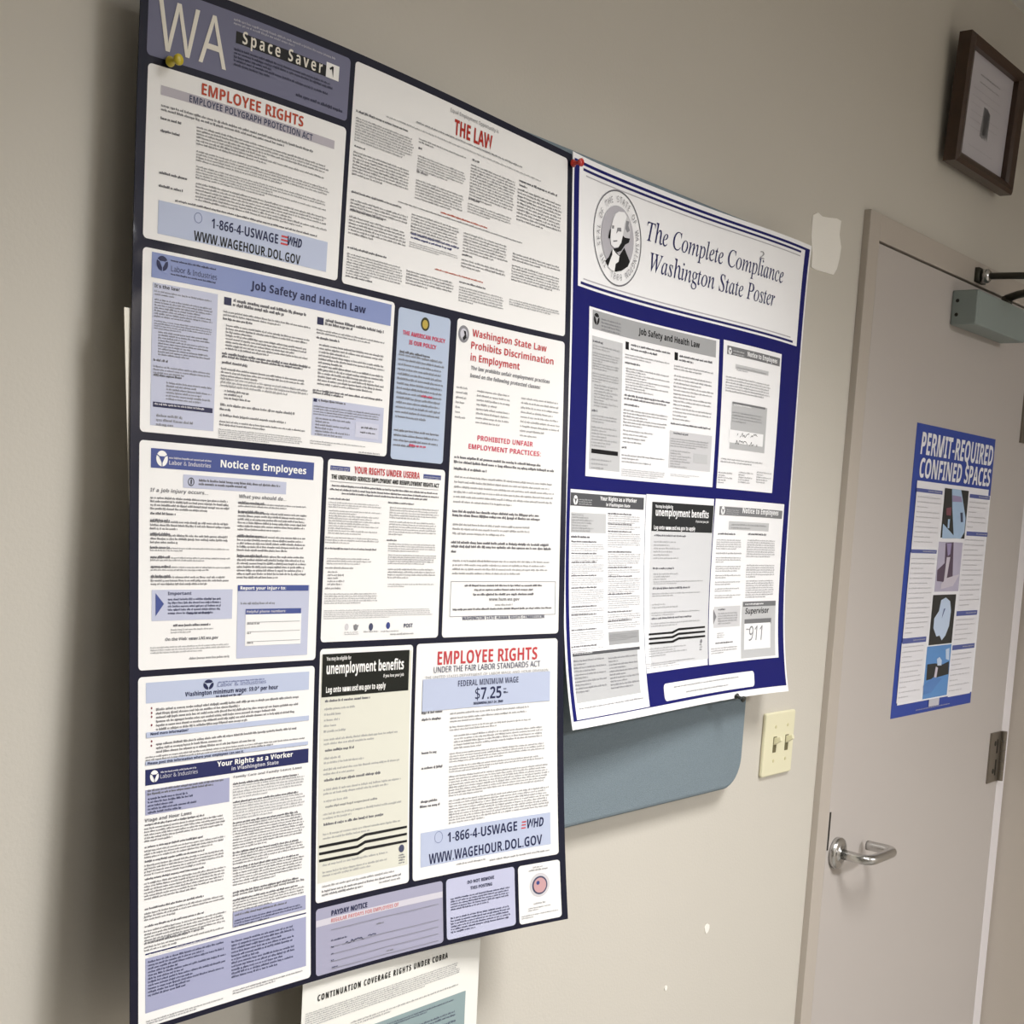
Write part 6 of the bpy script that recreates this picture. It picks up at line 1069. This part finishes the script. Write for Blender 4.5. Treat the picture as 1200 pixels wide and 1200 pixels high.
PANEL('p2',(1.2665,1.6058,1.4351,1.3419),'white2',.0005,'long printed sheet headed Your Rights as a Worker at the lower left of the navy poster',[
 ('R',1.2670,1.6020,1.4306,1.5870,'grey35','colour_band'),
 ('G',1.2777,1.5936,.005,.0055,'white2','grey35','emblem'),
 ('L',1.2850,1.3150,1.5957,1.5881,3,'grey75',.8,0),
 ('T','Your Rights as a Worker',1.3321,1.4139,1.5953,.0047,'white2',2,'heading',''),
 ('T','in Washington State',1.3456,1.3992,1.5889,.0037,'white2',2,'heading',''),
 ('R',1.2692,1.5794,1.3460,1.5563,'grey75','colour_band'),
 ('L',1.2712,1.3427,1.5783,1.5568,7,'lightink',1,1),
 ('L',1.2695,1.3120,1.5528,1.5497,1,'boldink',1.6000,0),
 ('L',1.2706,1.3267,1.5470,1.5447,1,'boldink',1.6000,0),
 ('L',1.2708,1.3439,1.5440,1.5344,4,'lightink',.8,4),
 ('L',1.2710,1.3270,1.5334,1.5311,1,'boldink',1.6000,0),
 ('L',1.2711,1.3442,1.5304,1.5232,3,'lightink',.8,3),
 ('L',1.2712,1.3272,1.5231,1.5209,1,'boldink',1.6000,0),
 ('L',1.2713,1.3444,1.5201,1.5081,5,'lightink',.8,5),
 ('L',1.2714,1.3273,1.5077,1.5055,1,'boldink',1.6000,0),
 ('L',1.2714,1.3445,1.5046,1.4950,4,'lightink',.8,4),
 ('L',1.2713,1.3271,1.4936,1.4913,1,'boldink',1.6000,0),
 ('L',1.2712,1.3444,1.4904,1.4736,7,'lightink',.8,7),
 ('L',1.2709,1.3265,1.4718,1.4695,1,'boldink',1.6000,0),
 ('L',1.2707,1.3437,1.4685,1.4613,3,'lightink',.8,3),
 ('L',1.2705,1.3261,1.4623,1.4600,1,'boldink',1.6000,0),
 ('L',1.2702,1.3433,1.4590,1.4470,5,'lightink',.8,5),
 ('L',1.2696,1.3249,1.4449,1.4426,1,'boldink',1.6000,0),
 ('L',1.2690,1.3421,1.4415,1.4272,6,'lightink',.8,6),
 ('L',1.2681,1.3231,1.4258,1.4235,1,'boldink',1.6000,0),
 ('L',1.2679,1.3402,1.4223,1.4175,2,'lightink',.8,2),
 ('L',1.3500,1.4047,1.5815,1.5791,1,'boldink',1.6000,0),
 ('L',1.3503,1.4250,1.5787,1.5684,4,'lightink',.8,4),
 ('L',1.3505,1.4054,1.5690,1.5666,1,'boldink',1.6000,0),
 ('L',1.3507,1.4257,1.5661,1.5610,2,'lightink',.8,2),
 ('L',1.3509,1.4058,1.5602,1.5578,1,'boldink',1.6000,0),
 ('L',1.3512,1.4262,1.5573,1.5392,7,'lightink',.8,7),
 ('L',1.3516,1.4068,1.5356,1.5332,1,'boldink',1.6000,0),
 ('L',1.3517,1.4274,1.5326,1.5170,6,'lightink',.8,6),
 ('L',1.3519,1.4074,1.5168,1.5145,1,'boldink',1.6000,0),
 ('L',1.3519,1.4281,1.5137,1.5060,3,'lightink',.8,3),
 ('L',1.3519,1.4075,1.5061,1.5037,1,'boldink',1.6000,0),
 ('L',1.3518,1.4283,1.5029,1.4848,7,'lightink',.8,7),
 ('L',1.3517,1.4076,1.4847,1.4823,1,'boldink',1.6000,0),
 ('L',1.3515,1.4285,1.4814,1.4659,6,'lightink',.8,6),
 ('L',1.3510,1.4071,1.4633,1.4609,1,'boldink',1.6000,0),
 ('L',1.3507,1.4282,1.4599,1.4495,4,'lightink',.8,4),
 ('L',1.3504,1.4067,1.4526,1.4502,1,'boldink',1.6000,0),
 ('L',1.3502,1.4278,1.4491,1.4414,3,'lightink',.8,3),
 ('R',1.3510,1.4382,1.4224,1.4227,'grey60','colour_band'),
 ('L',1.3520,1.4207,1.4359,1.4268,4,'lightink',1,4),
 ('R',1.2701,1.4173,1.4227,1.4136,'grey35','title_bar'),
 ('L',1.2722,1.3127,1.4172,1.4152,1,'grey75',1.6000,0),
 ('R',1.2706,1.4133,1.4167,1.3605,'grey70','colour_band'),
 ('L',1.2704,1.3416,1.4099,1.3707,10,'midgrey2',.9,2),
 ('L',1.3475,1.4184,1.4090,1.3694,10,'midgrey2',.9,2),
 ('L',1.2735,1.4216,1.3555,1.3525,1,'lightink',.8,0),
])
PANEL('p2',(1.4361,1.6069,1.6024,1.3827),'white2',.0005,'grey printed sheet with black header reading unemployment benefits on the navy poster',[
 ('R',1.4493,1.5978,1.6037,1.3911,'grey80b','grey_ground'),
 ('R',1.4503,1.5979,1.6020,1.5612,'nearblack','title_bar'),
 ('T','You may be eligible for',1.4575,1.4995,1.5907,.0039,'white2',2,'heading',''),
 ('T','unemployment benefits',1.4583,1.5894,1.5807,.0094,'white2',2,'heading',''),
 ('T','if you lose your job',1.5576,1.5903,1.5743,.0029,'white2',1,'heading',''),
 ('T','Log onto www.esd.wa.gov to apply',1.4558,1.5571,1.5635,.005,'white2',2,'heading',''),
 ('L',1.4574,1.5357,1.5570,1.5543,1,'boldink',1.6000,0),
 ('L',1.4568,1.5389,1.5497,1.5247,6,'lightink',.7,1),
 ('L',1.4565,1.5086,1.5152,1.5124,1,'boldink',1.6000,0),
 ('L',1.4578,1.5428,1.5083,1.4985,3,'lightink',.7,1),
 ('L',1.4581,1.5876,1.4981,1.4931,2,'lightink',.7,2),
 ('L',1.4567,1.5513,1.4900,1.4869,1,'boldink',1.6000,0),
 ('L',1.4557,1.5829,1.4831,1.4775,2,'lightink',.7,2),
 ('L',1.4552,1.5453,1.4698,1.4623,2,'lightink',.7,1),
 ('L',1.4540,1.5816,1.4587,1.4531,2,'lightink',.7,2),
 ('L',1.4538,1.5578,1.4517,1.4487,1,'boldink',1.6000,0),
 ('L',1.4525,1.5821,1.4454,1.4393,2,'lightink',.7,2),
 ('P',((1.4459,1.4322),(1.5049,1.4321),(1.5224,1.4357),(1.5947,1.4357),(1.5947,1.4333),(1.5223,1.4328),(1.5077,1.4294),(1.4458,1.4298)),'black','stripe'),
 ('P',((1.4456,1.4266),(1.5047,1.4263),(1.5223,1.4298),(1.5948,1.4296),(1.5948,1.4272),(1.5222,1.4269),(1.5075,1.4236),(1.4454,1.4241)),'black','stripe'),
 ('P',((1.4452,1.4209),(1.5044,1.4204),(1.5221,1.4239),(1.5949,1.4235),(1.5949,1.4211),(1.5220,1.4210),(1.5072,1.4177),(1.4449,1.4185)),'black','stripe'),
 ('L',1.4440,1.5455,1.4139,1.4018,4,'lightink',.7,2),
 ('E',1.5836,1.4160,.0024,.0027,'midgrey','emblem'),
 ('L',1.5791,1.5873,1.4127,1.4030,3,'midgrey',1,0),
 ('L',1.4364,1.5691,1.3952,1.3876,3,'lightink',.7,2),
])
PANEL('p2',(1.6063,1.6075,1.8223,1.3822),'white2',.0005,'printed sheet headed Notice to Employees with handwritten 911 at the lower right of the navy poster',[
 ('R',1.6184,1.5978,1.8162,1.5860,'grey50','colour_band'),
 ('G',1.6276,1.5922,.0054,.0059,'white2','grey50','emblem'),
 ('L',1.6376,1.6749,1.5946,1.5871,3,'grey75',.8,0),
 ('T','Notice to Employees',1.6836,1.8016,1.5905,.0073,'white2',2,'heading',''),
 ('R',1.6470,1.5783,1.7714,1.5667,'grey75','colour_band'),
 ('L',1.6544,1.7634,1.5760,1.5670,2,'lightink',1.1000,2),
 ('L',1.6191,1.6692,1.5622,1.5589,1,'boldink',1.6000,0),
 ('L',1.7062,1.7666,1.5632,1.5598,1,'boldink',1.6000,0),
 ('L',1.6159,1.6896,1.5537,1.5388,5,'lightink',.9,5),
 ('L',1.6164,1.6915,1.5356,1.5326,1,'lightink',.9,1),
 ('L',1.6172,1.6921,1.5295,1.5205,3,'lightink',.9,3),
 ('L',1.6180,1.6933,1.5173,1.5083,3,'lightink',.9,3),
 ('L',1.6185,1.6944,1.5051,1.4991,2,'lightink',.9,2),
 ('L',1.6190,1.6951,1.4960,1.4899,2,'lightink',.9,2),
 ('L',1.6194,1.6957,1.4868,1.4808,2,'lightink',.9,2),
 ('L',1.6197,1.6963,1.4776,1.4716,2,'lightink',.9,2),
 ('L',1.7058,1.8001,1.5546,1.5286,8,'lightink',.9,8),
 ('L',1.7087,1.8035,1.5192,1.4996,6,'lightink',.9,6),
 ('L',1.7108,1.8050,1.4971,1.4708,8,'lightink',.9,8),
 ('R',1.6196,1.4610,1.6975,1.4320,'grey80','colour_band'),
 ('P',((1.6173,1.4580),(1.6185,1.4369),(1.6268,1.4472)),'midgrey','emblem'),
 ('L',1.6314,1.6539,1.4582,1.4552,1,'boldink',1.6000,0),
 ('L',1.6314,1.6919,1.4529,1.4356,5,'lightink',1,5),
 ('L',1.6298,1.6723,1.4255,1.4171,3,'lightink',.9,1),
 ('L',1.6254,1.6781,1.4121,1.4094,1,'boldink',1.6000,0),
 ('L',1.6124,1.6930,1.4052,1.3956,3,'lightink',.8,3),
 ('R',1.7027,1.4662,1.8118,1.3857,'grey75','colour_band'),
 ('R',1.7054,1.4661,1.8117,1.4590,'grey45','title_bar'),
 ('L',1.7114,1.7704,1.4636,1.4611,1,'white2',1.6000,0),
 ('T','Supervisor',1.7127,1.7883,1.4486,.0082,'black',1,'handwriting','it'),
 ('R',1.7119,1.4410,1.7981,1.4330,'grey45','title_bar'),
 ('R',1.7110,1.4347,1.7952,1.3976,'white2','blank_box'),
 ('T','911',1.7245,1.7660,1.4102,.0208,'ink',0,'handwriting','it'),
 ('L',1.7170,1.7302,1.4278,1.4256,1,'midgrey',1.6000,0),
])
PANEL('p2',(1.4764,1.3665,1.7420,1.3444),'white2',.006,'white rounded address label printed at the bottom of the navy poster',[
 ('L',1.5033,1.6947,1.3623,1.3587,1,'lightink',.9,0),
 ('L',1.5354,1.6632,1.3533,1.3500,1,'lightink',.9,0),
])
PANEL('sg',(2.3426,1.7717,2.7387,1.2402),'royal',0,'',[
 ('T','PERMIT-REQUIRED',2.3662,2.7296,1.7184,.0387,'white3',2,'heading','it2'),
 ('T','CONFINED SPACES',2.3681,2.7259,1.6771,.0343,'white3',2,'heading','it2'),
 ('R',2.3632,1.6707,2.7250,1.6572,'white3','rule_line'),
 ('R',2.3638,1.6589,2.7375,1.2633,'white3','paper_ground'),
 ('R',2.3671,1.6565,2.4852,1.5523,'white4','text_box'),
 ('R',2.3615,1.5418,2.4793,1.3869,'white4','text_box'),
 ('R',2.3597,1.3777,2.4716,1.2677,'white4','text_box'),
 ('R',2.6189,1.6561,2.7296,1.5888,'white4','text_box'),
 ('R',2.6152,1.5816,2.7302,1.4316,'white4','text_box'),
 ('R',2.6097,1.4217,2.7252,1.3647,'white4','text_box'),
 ('R',2.6083,1.3543,2.7275,1.2611,'white4','text_box'),
 ('R',2.3617,1.6573,2.4842,1.6506,'royal2','title_bar'),
 ('L',2.4168,2.4802,1.6561,1.6518,1,'palegrey',1.3000,0),
 ('R',2.3632,1.5475,2.4825,1.5407,'royal2','title_bar'),
 ('L',2.4169,2.4785,1.5463,1.5419,1,'palegrey',1.3000,0),
 ('R',2.3611,1.3860,2.4712,1.3760,'royal2','title_bar'),
 ('L',2.4106,2.4672,1.3848,1.3772,1,'palegrey',1.3000,0),
 ('R',2.6233,1.6582,2.7329,1.6509,'royal2','title_bar'),
 ('L',2.6726,2.7289,1.6570,1.6521,1,'palegrey',1.3000,0),
 ('R',2.6248,1.5858,2.7403,1.5774,'royal2','title_bar'),
 ('L',2.6767,2.7363,1.5846,1.5786,1,'palegrey',1.3000,0),
 ('R',2.6121,1.4300,2.7241,1.4204,'royal2','title_bar'),
 ('L',2.6625,2.7201,1.4288,1.4216,1,'palegrey',1.3000,0),
 ('R',2.6077,1.3631,2.7267,1.3535,'royal2','title_bar'),
 ('L',2.6613,2.7227,1.3619,1.3547,1,'palegrey',1.3000,0),
 ('L',2.3707,2.4843,1.6467,1.5567,10,'palegrey4',.8,3),
 ('L',2.3677,2.4774,1.5356,1.3907,16,'palegrey4',.8,3),
 ('L',2.3647,2.4637,1.3743,1.2725,11,'palegrey4',.8,3),
 ('L',2.6251,2.7235,1.6474,1.5897,6,'palegrey4',.8,3),
 ('L',2.6207,2.7280,1.5741,1.4366,14,'palegrey4',.8,3),
 ('L',2.6134,2.7157,1.4172,1.3694,5,'palegrey4',.8,3),
 ('L',2.6099,2.7184,1.3498,1.2677,8,'palegrey4',.8,3),
 ('R',2.4946,1.6634,2.6160,1.5710,'nearblack2','photo_print'),
 ('P',((2.5285,1.6637),(2.5754,1.6635),(2.6120,1.6109),(2.6127,1.5839),(2.5963,1.5708),(2.5605,1.5712),(2.5390,1.6275)),'iceblue','photo_print'),
 ('P',((2.4996,1.5971),(2.5593,1.5760),(2.5606,1.5708),(2.5014,1.5697)),'iceblue','photo_print'),
 ('P',((2.5330,1.6517),(2.5786,1.6509),(2.5863,1.6407),(2.5360,1.6396)),'mauve','photo_print'),
 ('P',((2.5095,1.6264),(2.5336,1.6292),(2.5350,1.6132),(2.5127,1.6134)),'maroon2','photo_print'),
 ('P',((2.5812,1.6204),(2.5939,1.6209),(2.5995,1.6028),(2.5883,1.6025)),'slatedark','photo_print'),
 ('P',((2.5219,1.6062),(2.5317,1.6065),(2.5319,1.5895),(2.5236,1.5893)),'iceblue','photo_print'),
 ('R',2.4893,1.5633,2.6105,1.4694,'mauvepale','photo_print'),
 ('P',((2.5231,1.5611),(2.5624,1.5636),(2.5735,1.4986),(2.5361,1.4873),(2.4964,1.4894),(2.4939,1.5100),(2.5273,1.5233)),'plum','photo_print'),
 ('P',((2.5345,1.5347),(2.5519,1.5349),(2.5442,1.4949),(2.6084,1.5024),(2.5783,1.4793),(2.5196,1.4741),(2.5173,1.4836),(2.5307,1.4892)),'mauvepale2','photo_print'),
 ('P',((2.5282,1.5602),(2.5528,1.5616),(2.5505,1.5406),(2.5389,1.5367)),'mauve','photo_print'),
 ('R',2.4855,1.4632,2.6016,1.3682,'nearblack2','photo_print'),
 ('P',((2.5270,1.4529),(2.5497,1.4577),(2.5731,1.4501),(2.5821,1.4313),(2.5795,1.4023),(2.5650,1.3841),(2.5484,1.3755),(2.5354,1.3852),(2.5200,1.3837),(2.5014,1.4006),(2.5012,1.4189),(2.5214,1.4326)),'icewhite','photo_print'),
 ('P',((2.5443,1.4362),(2.5521,1.4371),(2.5381,1.4179),(2.5393,1.4240)),'slateblue','photo_print'),
 ('R',2.4802,1.3660,2.6021,1.2662,'photoblue','photo_print'),
 ('P',((2.4882,1.3322),(2.5271,1.3322),(2.5652,1.3281),(2.5966,1.3328),(2.6002,1.3074),(2.5443,1.3044),(2.4902,1.3015)),'nearblack2','photo_print'),
 ('P',((2.5331,1.3401),(2.5455,1.3436),(2.5578,1.3368),(2.5592,1.3264),(2.5388,1.3274)),'icewhite','photo_print'),
 ('P',((2.5312,1.3258),(2.5424,1.3231),(2.5389,1.3047),(2.5249,1.2973)),'mauvepale2','photo_print'),
 ('P',((2.4771,1.2922),(2.5229,1.3057),(2.5665,1.3010),(2.5192,1.2771),(2.4811,1.2747)),'photoblue2','photo_print'),
 ('P',((2.5744,1.3568),(2.5929,1.3591),(2.5961,1.3349),(2.5791,1.3378)),'icewhite','photo_print'),
 ('R',2.5141,1.2635,2.5655,1.2493,'palegrey','emblem'),
 ('L',2.4529,2.6231,1.2495,1.2456,1,'palegrey3',1,0),
])
PANEL('cb',(.8919,1.1024,1.1636,.9886),'paper2',0,'',[
 ('T','CONTINUATION COVERAGE RIGHTS UNDER COBRA',.9169,1.1101,1.0857,.0062,'black',2,'heading','wide'),
 ('L',.9013,1.1333,1.0773,1.0617,7,'ink',.9,7),
 ('L',.9644,1.1379,1.0526,1.0470,2,'ink',.9,2),
 ('R',.9586,1.0409,1.1438,.84,'teal','shaded_panel'),
 ('L',.9825,1.1301,1.0366,1.0315,2,'slatedark',.9,2),
 ('L',.9838,1.1310,1.0232,.9947,8,'slatedark',.9,3),
])
# ---------------------------------------------------------------- small things on the wall
# framed picture above the door, top leaning out a little
pf = tag(empty('framed_picture', (2.48, 0, 2.33)), 'small wood framed certificate hanging on the wall above the door', 'picture')
WOOD = mat('walnut_frame', '#3c2514', .4, vary=.25, vscale=60, coat=.2)
def lean(x, y, z): return (x, y-.010-(z-2.22)*.045, z)
fx0, fx1, fz0, fz1 = 2.336, 2.640, 2.226, 2.443; ox0, ox1, oz0, oz1 = 2.392, 2.615, 2.248, 2.429
fx0 = 2.352; ox0 = 2.388
prof = [(0, 0), (0, .022), (.25, .026), (.75, .021), (1, .016), (1, .004)]     # across the moulding: share of width, height
b = MB(); V = []; F = []
for cx, cz, ix, iz in ((fx0, fz0, ox0, oz0), (fx1, fz0, ox1, oz0), (fx1, fz1, ox1, oz1), (fx0, fz1, ox0, oz1)):
    for s_, hgt in prof: V.append(lean(cx+(ix-cx)*s_, -hgt, cz+(iz-cz)*s_))
n = len(prof)
for c in range(4):
    for k in range(n): F.append((c*n+k, c*n+(k+1) % n, ((c+1) % 4)*n+(k+1) % n, ((c+1) % 4)*n+k))
b.mesh(V, F, WOOD); b.build('picture_frame', pf, merge=True)
MB().mesh
g = MB(); CERT = mat('certificate_paper', '#cfccd4', .5, coat=.3, coat_rough=.05); g.face([lean(ox0, -.006, oz0), lean(ox1, -.006, oz0), lean(ox1, -.006, oz1), lean(ox0, -.006, oz1)], CERT); ct = g.build('certificate', pf)
OWN = 'sg'; b = MB(); cat_ = lambda x, z, off=0: lean(x, -.0062-off, z)
lines(b, cat_, 2.455, 2.555, 2.405, 2.380, 2, ink('midgrey'), 1.0, 0, 0); lines(b, cat_, 2.43, 2.575, 2.378, 2.300, 6, ink('palegrey3'), .9, 3, 0); lines(b, cat_, 2.44, 2.56, 2.282, 2.268, 1, ink('palegrey3'), 1, 0, 0)
for k in range(5): b.face([cat_(2.485+.006*k, 2.300+.004*k), cat_(2.500+.006*k, 2.297), cat_(2.512+.003*k, 2.345), cat_(2.490+.004*k, 2.352)], ink('midgrey2'))
b.build('body_text', ct)
# switch plate
IV = mat('ivory_plastic', '#e9e4c4', .35, coat=.2)
sp = tag(empty('light_switch', (1.93, 0, 1.236)), 'ivory double toggle light switch plate on the wall between the board and the door', 'switch')
MB().slab(rounded(1.881, 1.186, 1.978, 1.2865, .004, 4), -.0065, -.0002, IV).build('wall_plate', sp, bevel=.0025)
SLOT = mat('switch_slot', '#6d6648', .6)
for tx in (1.914, 1.9535):
    MB().box(tx-.005, tx+.005, -.0072, -.0062, 1.223, 1.248, SLOT).build('toggle_slot', sp)
    t = MB(); t.mesh([(tx-.004, -.006, 1.234), (tx+.004, -.006, 1.234), (tx+.004, -.006, 1.246), (tx-.004, -.006, 1.246), (tx-.003, -.019, 1.243), (tx+.003, -.019, 1.243), (tx+.003, -.017, 1.2495), (tx-.003, -.017, 1.2495)], [(3,2,1,0), (4,5,6,7), (0,1,5,4), (1,2,6,5), (2,3,7,6), (3,0,4,7)], IV)
    t.build('toggle', sp, bevel=.001)
    for z_ in (1.2635, 1.2095): MB().lathe((tx, -.0063, z_), (0, -1, 0), [(0, .0028), (.0009, .0024)], mat('ivory_screw', '#cfc79c', .4), 12).build('screw', sp)
# push pins
def pin(x, z, y0, col, label, tiltz=0):
    M = mat('pin_plastic', col, .3, coat=.4)
    p = tag(empty('push_pin', (x, y0, z)), label, 'push pin', None)
    MB().lathe((x, y0, z), (0, -1, tiltz), [(0, .0038), (.0012, .0044), (.0026, .0040), (.0036, .0024), (.0075, .0021), (.0095, .0030), (.0112, .0044), (.0128, .0046), (.0138, .0038)], M, 20).build('pin_head', p, smooth=True)
    MB().tube([(x, y0+.006, z-tiltz*.006), (x, y0+.0002, z)], .0006, CHROME, 8).build('pin_needle', p)
q = SURF['p1'](.705, 1.9265, .0016); pin(q[0], q[2], q[1], '#c8b422', 'yellow push pin in the top left of the dark bordered poster')
q = SURF['p1'](1.2480, 1.9800, .0012); pin(1.2505, q[2]+.001, q[1]-.0006, '#c0271c', 'red push pin where the two big posters meet at the top')
q = SURF['p2'](1.680, 1.3350, .0012); pin(q[0], q[2], q[1], '#1c201c', 'black push pin at the bottom edge of the navy poster', -.25)
# spackle on the wall
SPK = mat('spackle', '#f6f3ec', .8, bump=.3, bscale=150)
P = [(1.9061, 2.0448), (1.9219, 2.0518), (1.9365, 2.0489), (1.9569, 2.0511), (1.9858, 2.0556), (2.0011, 2.0547), (1.9992, 2.0334), (2.0089, 2.0156), (2.0063, 1.998), (2.0004, 1.9812), (1.9905, 1.9704), (1.958, 1.9689), (1.9291, 1.9678), (1.9146, 1.9692), (1.9132, 1.9918), (1.9059, 2.0158)]
tag(MB().slab(P[::-1], -.0012, 0, SPK).build('spackle_patch'), 'irregular white spackle patch on the wall above the right poster corner', 'wall patch')
def dab(x, z, r, label):
    tag(MB().slab([(x+r*math.cos(.7*k)*(1+.15*math.sin(k*2.1)), z+r*1.1*math.sin(.7*k)) for k in range(9)], -.001, 0, SPK).build('spackle_dab'), label, 'wall patch', None)
dab(1.759, .971, .0068, 'larger white spackle dot low on the wall below the switch'); dab(1.654, .905, .0035, 'tiny faint spackle dot at the bottom of the wall')
